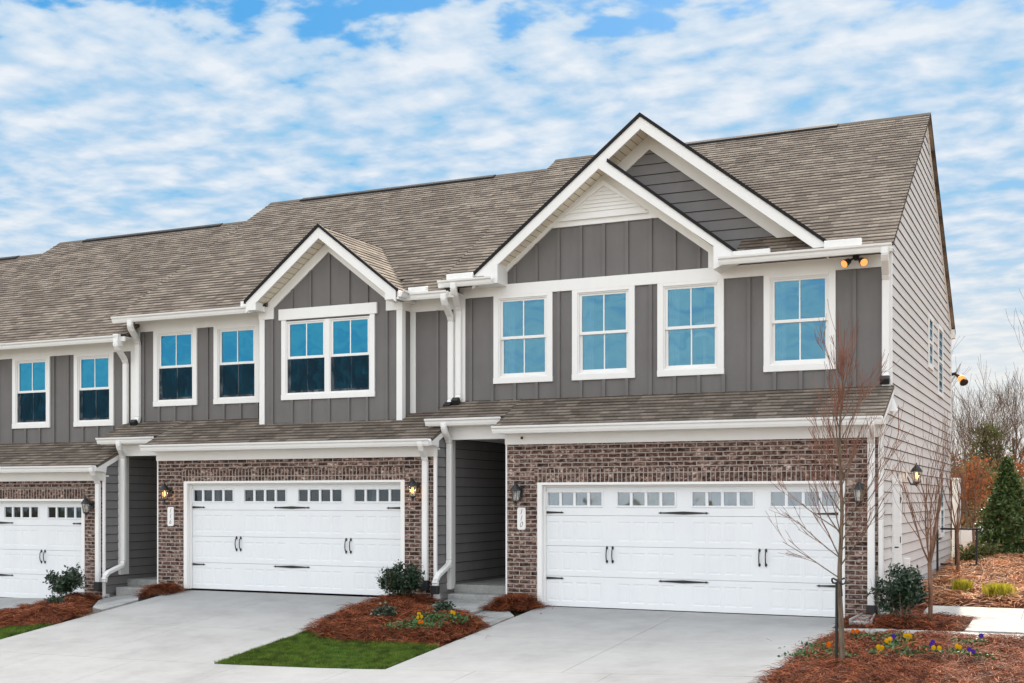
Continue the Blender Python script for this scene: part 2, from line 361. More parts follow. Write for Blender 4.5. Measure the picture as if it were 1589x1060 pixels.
def tag(o, label=None, cat=None, group=None, kind=None):
    if label: o['label'] = label
    if cat: o['category'] = cat
    if group: o['group'] = group
    if kind: o['kind'] = kind
    return o
def empty(name, loc, label, cat, group=None):
    o = bpy.data.objects.new(name, None); o.location = loc; o.empty_display_size = .2; COL.objects.link(o); return tag(o, label, cat, group)

# ------------------------------------------------------------------ ground height
def lerp(x, xs, ys): return float(np.interp(x, xs, ys))
def gz(x, y):
    b = lerp(x, [-40, -20, -18, -16, -11, -9, 0, 10], [-.75, -.27, -.22, .03, .03, -.01, -.01, .02])
    s = lerp(x, [-40, -16, -11, -8.2, -3.2, -2.4, 0], [.12, .115, .105, .080, .040, .012, .008])
    if y <= 0: return b + s*max(y, -9.5)
    k = lerp(x, [-3.4, -2.2], [0, 1])
    return b + k*.045*min(y, 13) + (0 if y < 60 else min(.01*(y-60), 2))
def sheet(xs, ys, off, mat, name, fn=gz, skirt=0):
    V = []; F = []; nx = len(xs)
    for y in ys:
        for x in xs: V.append((x, y, fn(x, y)+off))
    for j in range(len(ys)-1):
        for i in range(nx-1): F.append((j*nx+i, j*nx+i+1, (j+1)*nx+i+1, (j+1)*nx+i))
    if skirt:
        ring = [(i) for i in range(nx)] + [j*nx+nx-1 for j in range(1, len(ys))] + [(len(ys)-1)*nx+i for i in range(nx-2, -1, -1)] + [j*nx for j in range(len(ys)-2, 0, -1)]
        b0 = len(V)
        for r_ in ring: x, y, z = V[r_]; V.append((x, y, z-skirt))
        for q in range(len(ring)):
            q2 = (q+1) % len(ring); F.append((ring[q], b0+q, b0+q2, ring[q2]))
    return npmesh(name, V, F, mat)
xs = sorted(set([-900, -500, -250, -120, -80, -60, -50] + list(np.arange(-40, 12, .8)) + [12, 16, 24, 40, 80, 150, 300, 600, 900]))
ys = sorted(set([-400, -200, -100, -60, -40, -30, -24] + list(np.arange(-20, 24, .8)) + [24, 28, 34, 42, 52, 64, 90, 130, 200, 400, 900, 2000]))
tag(sheet(xs, ys, -.09, soil, 'ground'), kind='structure')

def slabs(name, pieces, off=.0, mat=conc, kind='structure', label=None, cat=None):
    V = []; F = []
    for (x0, x1, y0, y1) in pieces:
        g = .003; nx = max(2, int((x1-x0)/.5)+1); ny = max(2, int((y1-y0)/.5)+1)
        X = np.linspace(x0+g, x1-g, nx); Y = np.linspace(y0+g, y1-g, ny); b0 = len(V)
        for y in Y:
            for x in X: V.append((x, y, gz(x, y)+off))
        for j in range(ny-1):
            for i in range(nx-1): F.append((b0+j*nx+i, b0+j*nx+i+1, b0+(j+1)*nx+i+1, b0+(j+1)*nx+i))
        ring = list(range(nx)) + [j*nx+nx-1 for j in range(1, ny)] + [(ny-1)*nx+i for i in range(nx-2, -1, -1)] + [j*nx for j in range(ny-2, 0, -1)]
        s0 = len(V)
        for r_ in ring: x, y, z = V[b0+r_]; V.append((x, y, z-.12))
        for q in range(len(ring)):
            q2 = (q+1) % len(ring); F.append((b0+ring[q], s0+q, s0+q2, b0+ring[q2]))
    o = npmesh(name, V, F, mat)
    return tag(o, label, cat, kind=kind)
def drive(x0, x1, xm, ymid):
    return [(x0, xm, ymid, .14), (xm, x1, ymid, .14), (x0, xm, -5.12, ymid), (xm, x1, -5.12, ymid)]
slabs('driveway', drive(-8.22, -3.17, -5.72, -2.7))
slabs('driveway', drive(-15.9, -11.0, -13.4, -2.9))
slabs('driveway', drive(-25.0, -18.5, -21.0, -2.6))
slabs('sidewalk', [(x, x+1.83, -6.95, -5.12) for x in np.arange(-38, -3.2, 1.83)] + [(x, x+1.8, -6.95, -5.12) for x in np.arange(4, 24, 1.8)])
slabs('driveway_apron', [(-8.9, -5.72, -9.2, -6.95), (-5.72, -2.6, -9.2, -6.95), (-16.6, -13.4, -9.2, -6.95), (-13.4, -10.3, -9.2, -6.95)])
V = sheet([-300, -100, -40, -20, 0, 20, 60, 300], [-18.0, -14, -11, -9.25], -.075, asph, 'road'); tag(V, kind='structure')
# garden walks and stoops
slabs('garden_path', [(-3.17, -1.75, -2.1, -1.15), (-1.75, -.45, -2.1, -1.15), (-.45, 1.2, -2.1, -1.15), (1.2, 3.0, -2.1, -1.15)], .012, slabm)
slabs('garden_path', [(-1.36, -.45, -1.15, .45), (-.45, 1.2, -1.15, .45), (-2.12, -.7, .45, 1.7), (-.7, 1.2, .45, 1.7)], .035, slabm)

def stoop(xl, xr, z):
    m = MB()
    m.box(xl, xr, .62, 4.9, z-.5, z)
    m.box(xl+.12, xr-.02, .16, .61, z-.55, z-.135)
    tag(m.build('entry_stoop', slabm, bev=.012), kind='structure')
stoop(-10.19, -8.84, .27); stoop(-17.79, -16.42, .16)
def walkpoly(pts, off):
    m = MB(); a = [(x, y, gz(x, y)+off) for x, y in pts]; b = [(x, y, z-.16) for x, y, z in a]
    m.prism(b, a); tag(m.build('entry_walk', slabm), kind='structure')
walkpoly([(-10.0, -.75), (-9.0, -1.0), (-8.92, .14), (-9.98, .14)], .05)
walkpoly([(-8.95, -1.02), (-8.25, -1.9), (-8.24, -1.0), (-8.55, -.55), (-8.95, -.45)], .012)
walkpoly([(-17.5, -.5), (-16.6, -1.6), (-15.92, -2.1), (-15.92, -1.15), (-16.35, -.65), (-16.5, .14), (-17.6, .14)], .03)

# ------------------------------------------------------------------ house building blocks
def wallgrid(m, x0, x1, z0, z1, y0, y1, holes):
    X = sorted(set([x0, x1] + [h[0] for h in holes] + [h[1] for h in holes])); Z = sorted(set([z0, z1] + [h[2] for h in holes] + [h[3] for h in holes]))
    X = [v for v in X if x0 <= v <= x1]; Z = [v for v in Z if z0 <= v <= z1]
    for i in range(len(X)-1):
        j = 0
        while j < len(Z)-1:
            cx = (X[i]+X[i+1])/2
            hole = lambda q: any(h[0] < cx < h[1] and h[2] < (Z[q]+Z[q+1])/2 < h[3] for h in holes)
            if hole(j): j += 1; continue
            k = j
            while k+1 < len(Z)-1 and not hole(k+1): k += 1
            m.box(X[i], X[i+1], y0, y1, Z[j], Z[k+1]); j = k+1
def roofplane(m, along, lo, hi, e, r, cut=None, L=.14, flip=False, under=.10):
    """stepped shingle courses. along: 'x' (slope rises with y) or 'y' (gable slope rising with x).
    e=(horizontal, z) at the eave, r=(horizontal, z) at the ridge; lo, hi(t) bounds along the other axis."""
    eh, ez = e; rh, rz = r; D = math.hypot(rh-eh, rz-ez); n_ = int(math.ceil(D/L)); dh, dzz = (rh-eh)/D, (rz-ez)/D
    nh, nz = -dzz*(1 if dh >= 0 else -1), abs(dh)
    def P(a, s, h):
        q = eh+dh*s+nh*h; z = ez+dzz*s+nz*h
        return (a, q, z) if along == 'x' else (q, a, z)
    for k in range(n_):
        s0 = k*L; s1 = min((k+1)*L+.02, D); a0 = lo(s0) if callable(lo) else lo; a1 = hi(s0) if callable(hi) else hi
        b0 = lo(s1) if callable(lo) else lo; b1 = hi(s1) if callable(hi) else hi
        if a1-a0 < .01: continue
        h0 = .013; h1 = .001; n2 = max(1, int((a1-a0)/.45)); v0 = s0+.0005; v1 = min(s1, (k+1)*L-.0005)
        # slightly uneven butt line
        A = [a0+(a1-a0)*i/n2 for i in range(n2+1)]; B = [b0+(b1-b0)*i/n2 for i in range(n2+1)]
        H = [h0+random.uniform(-.004, .004) for _ in A]; SO = [random.uniform(-.006, .006) if 0 < i < n2 and k > 0 else 0 for i in range(n2+1)]
        for i in range(n2):
            q = [P(A[i], s0+SO[i], H[i]), P(A[i+1], s0+SO[i+1], H[i+1]), P(B[i+1], s1, h1), P(B[i], s1, h1)]
            uv = [(A[i], v0), (A[i+1], v0), (B[i+1], v1), (B[i], v1)]
            m.face(q, uv)
            m.face([P(A[i], s0+SO[i], -.01), P(A[i+1], s0+SO[i+1], -.01), P(A[i+1], s0+SO[i+1], H[i+1]), P(A[i], s0+SO[i], H[i])], [(A[i], v0)]*2+[(A[i+1], v0)]*2)
    # deck below
    f = lambda a, s: (a(s) if callable(a) else a)
    top = [P(f(lo, 0), 0, -.008), P(f(hi, 0), 0, -.008), P(f(hi, D), D, -.008), P(f(lo, D), D, -.008)]
    bot = [P(f(lo, 0), 0, -under), P(f(hi, 0), 0, -under), P(f(hi, D), D, -under), P(f(lo, D), D, -under)]
    return top, bot
def deck(m, tb):
    t, b = tb; m.prism(b, t)
GUT = [(0, 0), (0, -.115), (-.055, -.125), (-.075, -.085), (-.082, -.05), (-.112, -.03), (-.118, .0), (-.105, .0), (-.10, -.02), (-.012, -.05), (-.012, 0)]
def gutter(m, x0, x1, y, z, endcut=0):
    """K-style gutter, back face at y, top at z; endcut slants the right end (miter)"""
    m.prism([(x0, y+a, z+b) for a, b in GUT], [(x1+endcut*(-a/.118), y+a, z+b) for a, b in GUT])
def gutter_y(m, y0, y1, x, z, sgn=1):
    m.prism([(x-a*sgn, y0, z+b) for a, b in GUT], [(x-a*sgn, y1, z+b) for a, b in GUT])
def battens(m, xs_, z0, z1, y, holes, top=None, w=.058):
    for x in xs_:
        zt = top(x) if top else z1
        segs = [(z0, zt)]
        for h in holes:
            if h[0]-.02 < x < h[1]+.02:
                ns = []
                for a, b in segs:
                    if h[2] > a: ns.append((a, min(b, h[2])))
                    if h[3] < b: ns.append((max(a, h[3]), b))
                segs = [q for q in ns if q[1]-q[0] > .04]
        for a, b in segs: m.box(x-w/2, x+w/2, y-.030, y+.002, a, b)
def lap(m, span, z0, z1, y, e=.169, axis='y', j=None):
    """lap siding: wedge boards; span(z)->(a,b). axis 'y': wall faces -y at plane y. axis 'x': wall faces +x at plane x=y"""
    z = z0
    while z < z1-.01:
        zt = min(z+e, z1); a0, b0 = span(z+.001); a1, b1 = span(zt-.001)
        if b0-a0 > .02:
            if b1-a1 < .01: a1 = b1 = (a1+b1)/2
            o0, o1 = .020, .004
            if j is not None and z > z0+.01:  # dark strip below the board, painted in as the lap's shadow
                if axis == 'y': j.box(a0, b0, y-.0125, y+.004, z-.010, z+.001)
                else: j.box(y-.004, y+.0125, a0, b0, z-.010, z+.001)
            if axis == 'y':
                m.prism([(a0, y-o0, z), (b0, y-o0, z), (b1, y-o1, zt), (a1, y-o1, zt)], [(a0, y+.01, z), (b0, y+.01, z), (b1, y+.01, zt), (a1, y+.01, zt)])
            else:
                m.prism([(y+o0, a0, z), (y+o0, b0, z), (y+o1, b1, zt), (y+o1, a1, zt)], [(y-.01, a0, z), (y-.01, b0, z), (y-.01, b1, zt), (y-.01, a1, zt)])
        z = zt
def window(parent, x0, x1, z0, z1, y, gm, screen=False, head=False, double=False, curt=None, trim=.105, name='window', label=None):
    w = MB(); t = trim; ty = y-.032
    # casing
    w.box(x0, x0+t, ty, y+.02, z0+t, z1-(0 if not head else 0)); w.box(x1-t, x1, ty, y+.02, z0+t, z1)
    w.box(x0-.004, x1+.004, ty-.004, y+.02, z0, z0+t)
    if not head: w.box(x0+t, x1-t, ty, y+.02, z1-.075, z1)
    else: w.box(x0-.055, x1+.055, ty-.014, y+.02, z1, z1+.21)
    W_ = w.build('window', white, parent, bev=.004)
    if label: W_['label'] = label
    fr = MB(); gl = []; sc = []
    zt = z1-.075 if not head else z1-.03
    spans = [(x0+t, x1-t)] if not double else [(x0+t, (x0+x1)/2-.045), ((x0+x1)/2+.045, x1-t)]
    if double: fr.box((x0+x1)/2-.045, (x0+x1)/2+.045, ty+.008, y+.08, z0+t, zt)
    for a, b in spans:
        zb = z0+t; zm = zb+(zt-zb)*.485; s_ = .045
        # outer frame
        fr.box(a, a+.022, y-.012, y+.1, zb, zt); fr.box(b-.022, b, y-.012, y+.1, zb, zt); fr.box(a+.022, b-.022, y-.012, y+.1, zb, zb+.03); fr.box(a+.022, b-.022, y-.012, y+.1, zt-.02, zt)
        a2, b2 = a+.022, b-.022
        # upper sash (front), lower sash set behind
        for (zl, zh, yy) in ((zm, zt-.02, y+.012), (zb+.03, zm+.03, y+.045)):
            fr.box(a2, a2+s_, yy, yy+.03, zl, zh); fr.box(b2-s_, b2, yy, yy+.03, zl, zh)
            fr.box(a2+s_, b2-s_, yy, yy+.03, zl, zl+.05); fr.box(a2+s_, b2-s_, yy, yy+.03, zh-.035, zh)
            fr.box((a2+b2)/2-.011, (a2+b2)/2+.011, yy+.006, yy+.022, zl+.05, zh-.035)
            g = MB(); g.box(a2+s_-.005, b2-s_+.005, yy+.015, yy+.017, zl+.045, zh-.03); gl.append(g)
        if screen:
            q = MB(); q.box(a2+.004, b2-.004, y+.006, y+.008, zb+.03, zm+.0); sc.append(q)
    fo = fr.build('sash', white, W_)
    for g in gl: g.build('glass', gm, W_)
    for q in sc: q.build('insect_screen', screenm, W_)
    if curt:
        c = MB()
        for a, b in spans:
            for (u0, u1) in curt:
                xa = a+(b-a)*u0; xb = a+(b-a)*u1; k = 14
                pts = [(xa+(xb-xa)*i/k, y+.22+.025*math.sin(i*2.3)) for i in range(k+1)]
                for i in range(k): c.face([(pts[i][0], pts[i][1], z0+.05), (pts[i+1][0], pts[i+1][1], z0+.05), (pts[i+1][0], pts[i+1][1], z1), (pts[i][0], pts[i][1], z1)])
        c.build('curtain', curtain, W_)
    return W_
def downspout(parent, pts, w=.085, d=.07, shoe=None, label=None):
    m = MB(); m.strip(pts, w, d)
    x, y, z = pts[-1]; m.box(x-w/2-.004, x+w/2+.004, min(pts[-2][1], y)-d/2-.004, y+d/2+.004, pts[-2][2]*.5+z*.5, pts[-2][2]*.5+z*.5+.03) if abs(pts[-1][0]-pts[-2][0]) < .01 else None
    o = m.build('downspout', white, parent, bev=.012)
    if label: o['label'] = label
    if shoe:
        q = MB(); q.strip(shoe, w+.03, d+.03); q.build('drain_boot', blackrub, o, bev=.01)
    return o
def garage_door(parent, x0, x1, z0, z1, y=.12):
    """x0,x1: clear width of the door leaf"""
    fr = MB(); j = .085
    fr.box(x0-j, x0, -.012, y+.05, z0, z1+.045); fr.box(x1, x1+j, -.012, y+.05, z0, z1+.045); fr.box(x0, x1, -.012, y+.05, z1, z1+.045)
    fr.box(x0, x0+.03, y-.04, y-.005, z0, z1); fr.box(x1-.03, x1, y-.04, y-.005, z0, z1); fr.box(x0+.03, x1-.03, y-.04, y-.005, z1-.03, z1)
    fo = fr.build('garage_door_frame', white, parent, bev=.004)
    W_ = x1-x0; H = z1-z0; sec = H/4.0
    ux = lambda f: x0+W_*f
    # four groups of four
    G = []
    gaps = [(.012, .208), (.267, .464), (.526, .724), (.783, .986)]
    for a, b in gaps:
        w = (b-a-3*.0092)/4
        G += [(ux(a+i*(w+.0092)), ux(a+i*(w+.0092)+w)) for i in range(4)]
    m = MB(); panes = MB(); 
    def cell(xa, xb, za, zb, dep, bw, yy=y):
        d = yy+dep
        o = [(xa, yy, za), (xb, yy, za), (xb, yy, zb), (xa, yy, zb)]; i = [(xa+bw, d, za+bw), (xb-bw, d, za+bw), (xb-bw, d, zb-bw), (xa+bw, d, zb-bw)]
        for k in range(4): m.face([o[k], o[(k+1) % 4], i[(k+1) % 4], i[k]])
        return i
    for s_ in range(4):
        za, zb = z0+s_*sec+.004, z0+(s_+1)*sec-.004
        pz0, pz1 = (za+.085, zb-.095) if s_ < 3 else (z0+s_*sec+sec*.33, z0+s_*sec+sec*.75)
        X = [x0] + [v for g in G for v in g] + [x1]
        for i in range(len(X)-1):
            if i % 2 == 0:
                m.face([(X[i], y, za), (X[i+1], y, za), (X[i+1], y, zb), (X[i], y, zb)])
            else:
                m.face([(X[i], y, za), (X[i+1], y, za), (X[i+1], y, pz0), (X[i], y, pz0)])
                m.face([(X[i], y, pz1), (X[i+1], y, pz1), (X[i+1], y, zb), (X[i], y, zb)])
                if s_ < 3:
                    q = cell(X[i], X[i+1], pz0, pz1, .0055, .014); m.face(q)
                    q2 = [(q[0][0]+.02, y+.007, q[0][2]+.02), (q[1][0]-.02, y+.007, q[1][2]+.02), (q[2][0]-.02, y+.007, q[2][2]-.02), (q[3][0]+.02, y+.007, q[3][2]-.02)]
                    c2 = [(a+(-.008 if k in (1, 2) else .008), y+.003, c+(.008 if k < 2 else -.008)) for k, (a, b_, c) in enumerate(q2)]
                    for k in range(4): m.face([q2[k], q2[(k+1) % 4], c2[(k+1) % 4], c2[k]])
                    m.face(c2)
                else:
                    cell(X[i], X[i+1], pz0, pz1, .026, .003)
        # section joint
        m.face([(x0, y, za), (x1, y, za), (x1, y+.02, za-.004), (x0, y+.02, za-.004)])
        m.face([(x0, y, zb), (x1, y, zb), (x1, y+.02, zb+.004), (x0, y+.02, zb+.004)])
    do = m.build('garage_door', doorwhite, parent)
    # frames round each pane group (raised)
    q = MB(); zc0, zc1 = z0+3*sec+sec*.33, z0+3*sec+sec*.75
    for a, b in gaps:
        xa, xb = ux(a), ux(b); t = .03
        q.box(xa-t, xa-.004, y-.012, y, zc0-t, zc1+t); q.box(xb+.004, xb+t, y-.012, y, zc0-t, zc1+t); q.box(xa-.004, xb+.004, y-.012, y, zc0-t, zc0-.004); q.box(xa-.004, xb+.004, y-.012, y, zc1+.004, zc1+t)
    q.build('window_frame', doorwhite, do, bev=.004)
    for gi in range(4):
        p = MB()
        for i in range(4):
            a, b = G[gi*4+i]; p.box(a, b, y+.024, y+.027, zc0, zc1)
        p.build('door_pane', dglass if x0 > -9 else dglass2, do)
    # straps
    def strapf(pts): 
        s2 = MB(); s2.xz(pts, y-.013, y-.004); return s2
    def single(xa, xb, z):
        d = 1 if xb > xa else -1
        b_ = [(xa, z-.021), (xb-d*.05, z-.010), (xb-d*.05, z-.020), (xb, z), (xb-d*.05, z+.020), (xb-d*.05, z+.010), (xa, z+.021)]
        return strapf(b_ if d > 0 else b_[::-1])
    def double(xa, xb, z):
        c = (xa+xb)/2
        return strapf([(xa, z), (xa+.05, z-.02), (xa+.05, z-.009), (c, z-.025), (xb-.05, z-.009), (xb-.05, z-.02), (xb, z), (xb-.05, z+.02), (xb-.05, z+.009), (c, z+.025), (xa+.05, z+.009), (xa+.05, z+.02)])
    for zz_ in (z0+H*.775, z0+H*.232):
        for b_ in (single(ux(.008), ux(.072), zz_), double(ux(.409), ux(.580), zz_), single(ux(.997), ux(.925), zz_)): b_.build('strap_hinge', black, do)
    for f_ in (.2285, .249, .746, .767):
        h = MB(); xc = ux(f_); za, zb = z0+H*.372, z0+H*.497; mid = (za+zb)/2
        h.tube([(xc, y-.012, za+.015), (xc, y-.045, za+.05), (xc, y-.055, mid), (xc, y-.045, zb-.05), (xc, y-.012, zb-.02)], .0095, 8)
        for zc, s_ in ((za+.01, -1), (zb-.01, 1)):
            h.xz([(xc-.012, zc-s_*.03), (xc+.012, zc-s_*.03), (xc+.02, zc), (xc, zc+s_*.03), (xc-.02, zc)][::(1 if s_ > 0 else -1)], y-.016, y-.004)
        h.build('door_handle', black, do)
    return do

def lantern(name, loc, facing, lit, label, group='carriage lanterns on the walls'):
    """facing '-y' or '+x'; loc: wall point"""
    e = empty('wall_lantern', loc, label, 'wall lamp', group)
    f = Vector((0, -1, 0)) if facing == '-y' else Vector((1, 0, 0)); L = Vector(loc)
    m = MB(); c = L+f*.17
    if facing == '-y': m.box(L.x-.055, L.x+.055, L.y-.02, L.y, L.z-.06, L.z+.12)
    else: m.box(L.x, L.x+.02, L.y-.055, L.y+.055, L.z-.06, L.z+.12)
    m.build('backplate', black if facing == '-y' else white, e, bev=.006)
    m = MB(); m.tube([L+f*.015+Vector((0, 0, .02)), L+f*.08+Vector((0, 0, .10)), c+Vector((0, 0, .16)), c+Vector((0, 0, .125))] if facing == '-y' else [L+f*.015+Vector((0, 0, -.02)), L+f*.08+Vector((0, 0, -.16)), c+Vector((0, 0, -.16)), c+Vector((0, 0, -.125))], .013, 8)
    m.build('arm', black, e)
    m = MB(); m.lathe([(.0, .215), (.012, .205), (.008, .185), (.03, .165), (.075, .11), (.098, .075), (.102, .06), (.09, .055), (.0, .06)], c, 12); m.build('cap', black, e)
    m = MB(); k = 6
    m.lathe([(.082, .062), (.085, .055), (.055, -.11), (.05, -.12)], c, 6); m.build('glass', lampglass, e)
    m = MB()
    for j in range(k):
        a = 2*math.pi*j/k; m.tube([c+Vector((.084*math.cos(a), .084*math.sin(a), .06)), c+Vector((.055*math.cos(a), .055*math.sin(a), -.115))], .005, 4)
    m.lathe([(.0, -.11), (.058, -.108), (.062, -.125), (.04, -.14), (.018, -.155), (.02, -.175), (.0, -.20)], c, 12); m.build('cage', black, e)
    m = MB(); m.lathe([(.0, .05), (.012, .045), (.022, .0), (.024, -.03), (.014, -.06), (.0, -.07)], c, 10); m.build('bulb', bulb_on if lit else bulb_off, e, smooth=True)
    if lit:
        ld = bpy.data.lights.new('lantern_glow', 'POINT'); ld.energy = 3.5; ld.color = (1, .55, .22); ld.shadow_soft_size = .03
        lo = bpy.data.objects.new('lantern_glow', ld); COL.objects.link(lo); lo.location = c+f*.0+Vector((0, 0, -.0)); attach(lo, e); lo.location = c
    return e
def plaque(loc, txt, label):
    x, y, z = loc; e = empty('house_number_sign', loc, label, 'house number', None)
    m = MB(); w, h = .078, .19; pts = []
    for cx, cz, a0 in ((w-.035, h-.04, 0), (-w+.035, h-.04, 90), (-w+.035, -h+.04, 180), (w-.035, -h+.04, 270)):
        for q in range(0, 91, 18): a = R(a0+q); pts.append((x+cx+.035*math.cos(a), z+cz+.04*math.sin(a)))
    m.xz(pts, y-.022, y-.001); m.build('plate', white, e, bev=.006)
    for i, ch in enumerate(txt):
        cu = bpy.data.curves.new('digit', 'FONT'); cu.body = ch; cu.size = .135; cu.shear = .32; cu.align_x = 'CENTER'; cu.extrude = .001; cu.offset = -.0022
        to = bpy.data.objects.new('tmp', cu); COL.objects.link(to)
        bpy.context.view_layer.update()
        me = bpy.data.meshes.new_from_object(to.evaluated_get(bpy.context.evaluated_depsgraph_get())); COL.objects.unlink(to); bpy.data.objects.remove(to)
        d = bpy.data.objects.new('digit', me); COL.objects.link(d); me.materials.clear(); me.materials.append(black)
        me.transform(Matrix.Translation((x-.006, y-.0235, z+.073-.108*i)) @ Matrix.Rotation(R(90), 4, 'X') @ Matrix.Diagonal((.82, 1.0, 1, 1))); attach(d, e)
    return e

YM = .9
PS = .46      # porch roof slope
MS = .654     # main roof slope
def townhouse(label, xl, xr, dz, zb, gx0, gx1, wins, unit, has_rake_right=False, porch_step=True):
    """xl, xr party lines; dz drop of the whole upper building; zb garage floor; gx0,gx1 garage door leaf"""
    H = empty('townhouse', ((xl+xr)/2, 0, zb), label, 'townhouse', 'row of attached grey townhouses')
    Z = lambda z: z+dz
    bl = xl+1.37                         # left edge of the brick front (right side of the entry recess)
    doorz1 = zb+2.05
    # ---- brick garage front
    m = MB(); br_r = xr-.055
    zt = Z(2.75); wallgrid(m, bl, br_r, zb-.35, zt, 0, .11, [(gx0-.085, gx1+.085, zb-.4, doorz1+.045)])
    m.build('brick_front', brick, H)
    m = MB(); m.box(gx0-.14, gx1+.085, -.007, .1, doorz1+.046, doorz1+.27); m.build('soldier_course', soldier, H)
    garage_door(H, gx0, gx1, zb, doorz1)
    # ---- frieze, gutter, corner boards
    m = MB()
    m.box(bl-.03, xr+.012, -.032, .10, Z(2.745), Z(2.965))
    m.box(xr-.055, xr+.008, -.02, .12, zb-.15, Z(2.745))
    m.box(bl-.03, bl, -.004, .10, zb-.1, Z(2.745))           # corner bead at the recess
    # entry beam and its post
    m.box(xl+.06, bl-.03, .34, .46, Z(2.87), Z(3.12))
    m.box(xl+.005, xl+.085, .36, .45, zb+.2, Z(2.87)); m.box(xl+.005, xl+.03, .45, .66, zb+.2, Z(2.87))
    # ceiling of the recess + soffits
    m.box(xl+.06, bl, .46, 4.9, Z(2.9), Z(2.93))
    m.box(bl-.12, xr+.05, -.30, -.032, Z(2.93), Z(2.96)); m.box(xl-.2, bl-.12, .14, .34, Z(3.10), Z(3.13))
    m.box(bl-.12, xr+.06, -.32, -.30, Z(2.93), Z(3.04)); m.box(xl-.24, bl-.12, .12, .14, Z(3.10), Z(3.235))
    m.build('porch_trim', white, H, bev=.003)
    m = MB(); gutter(m, bl-.10, xr+.05, -.32, Z(3.045)); m.build('gutter', white, H)
    m = MB(); gutter(m, xl-.26, bl-.13, .12, Z(3.235), endcut=-.0); m.build('gutter', white, H)
    # ---- porch roof
    m = MB(); L = math.hypot(1, PS)
    e1 = (-.30, Z(3.045)); rr = (YM+.02, Z(3.045)+PS*(YM+.32))
    xe = xr+.055
    deck(m, roofplane(m, 'x', bl-.12, xe, e1, rr, under=.05))
    e2 = (.12, Z(3.045)+PS*.42)
    deck(m, roofplane(m, 'x', xl-.24, bl-.12, e2, (rr[0], rr[1]), under=.05))
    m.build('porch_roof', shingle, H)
    m = MB(); m.box(bl-.12, xe+.006, -.312, -.285, Z(3.02), Z(3.055)); m.box(xl-.246, bl-.12, .108, .13, Z(3.21), Z(3.248)); m.build('drip_edge', dripedge, H)
    # sloping rake board at the right end
    m = MB(); zs = lambda y: Z(3.045)+PS*(y+.30)
    m.yz([(-.32, Z(2.96)), (-.32, zs(-.32)-.02), (YM, zs(YM)-.02), (YM, zs(YM)-.16), (0, zs(0)-.16), (-.02, Z(2.90))], xr+.022, xr+.052)
    m.build('rake_board', white, H, bev=.003)
    # ---- upper board and batten front
    m = MB(); zlo, zfr, zso = Z(3.35), Z(5.47), Z(5.70)
    if unit == 'bay': holes = [(a+.03, b-.03, c+.03, d-.03) for a, b, c, d in wins]
    else: holes = [(a+.03, b-.03, c+.03, d-.03) for a, b, c, d in wins]
    bayx = (-14.41, -11.236)
    allholes = holes + ([(bayx[0]+.05, bayx[1]-.05, zlo, Z(5.6))] if unit == 'bay' else [])
    wallgrid(m, xl, xr, zlo, zso, YM, YM+.09, allholes)
    bx = {'gable': [-9.97, -9.535] + [round(-9.09+.4235*i, 3) for i in range(15)],
          'bay': [-17.59, -17.178, -16.766, -16.352, -15.938, -15.523, -15.113, -14.704, -10.66],
          'plain': [round(xr-.62-.413*i, 3) for i in range(24)]}[unit]
    bh = list(wins) + ([(bayx[0]-.1, bayx[1]+.1, zlo, Z(5.6))] if unit == 'bay' else [])
    battens(m, [b for b in bx if xl+.1 < b < xr-.08], zlo+.15, zfr, YM, bh)
    m.build('board_and_batten_wall', bbgrey, H)
    m = MB()                                                       # frieze and corner boards
    if unit == 'bay':
        q = MB(); q.box(xl, bayx[0]+.02, YM-.024, YM, zfr, zso); q.build('frieze_board', white, H, bev=.003)
        m.box(bayx[1], xr, YM-.024, YM, zfr, zso); q = MB(); q.box(bayx[1]+.002, bayx[1]+.115, YM-.02, YM, zlo, zfr); q.build('corner_board', white, H, bev=.003)
    else: m.box(xl, xr, YM-.034, YM, zfr, zso-.03 if unit == 'gable' else zso)
    m.build('frieze_board', white, H, bev=.003)
    for a_, b_ in ((xl-.005, xl+.115), (xr-.125, xr+.004)): m = MB(); m.box(a_, b_, YM-.021, YM, zlo, zfr); m.build('corner_board', white, H, bev=.003)
    for w in wins:
        dbl = unit == 'gable'
        window(H, *w, YM, glass if dbl else glass2, screen=not dbl, curt=[(-.02, .22)] if dbl else None)
    # ---- eaves
    ez = Z(5.75); ye = .46; yr = 5.85; rz = ez+MS*(yr-ye)
    skip = {'gable': (-9.50, -5.0), 'bay': (-14.2, -11.44), 'plain': None}[unit]
    rl, rr_ = xl-.17, (xr+.10 if has_rake_right else xr+.12)
    spans = [(rl, rr_)] if not skip else [(rl, skip[0]), (skip[1], rr_)]
    for a, b in spans:
        m = MB(); m.box(a+.03, b-.02, ye+.02, YM, Z(5.69), Z(5.715)); m.box(a+.03, b-.02, ye-.005, ye+.02, Z(5.62), ez-.01)
        m.build('eave_soffit', white, H)
    gs = {'gable': [(rl-.01, -9.32), (-5.23, rr_-.01)], 'bay': [(rl, -14.50), (-10.95, rr_-.12)], 'plain': [(rl, rr_-.15)]}[unit]
    for a, b in gs:
        m = MB(); gutter(m, a, b, ye-.005, Z(5.735)); m.build('gutter', white, H)
    # ---- main roof
    m = MB(); D = math.hypot(yr-ye, rz-ez); cs, sn = (yr-ye)/D, (rz-ez)/D
    if skip:
        s_cut = math.ceil(((YM+.12)-ye)/cs/.14)*.14
        for a, b in spans: deck(m, roofplane(m, 'x', a, b, (ye, ez), (ye+s_cut*cs, ez+s_cut*sn), under=.05))
        e = (ye+s_cut*cs, ez+s_cut*sn)
    else: e = (ye, ez)
    m2 = MB(); tb = roofplane(m, 'x', rl, rr_, e, (yr, rz), under=.05)
    # keep UV continuity by rebuilding v from absolute distance
    deck(m, tb)
    yb = 2*yr-ye
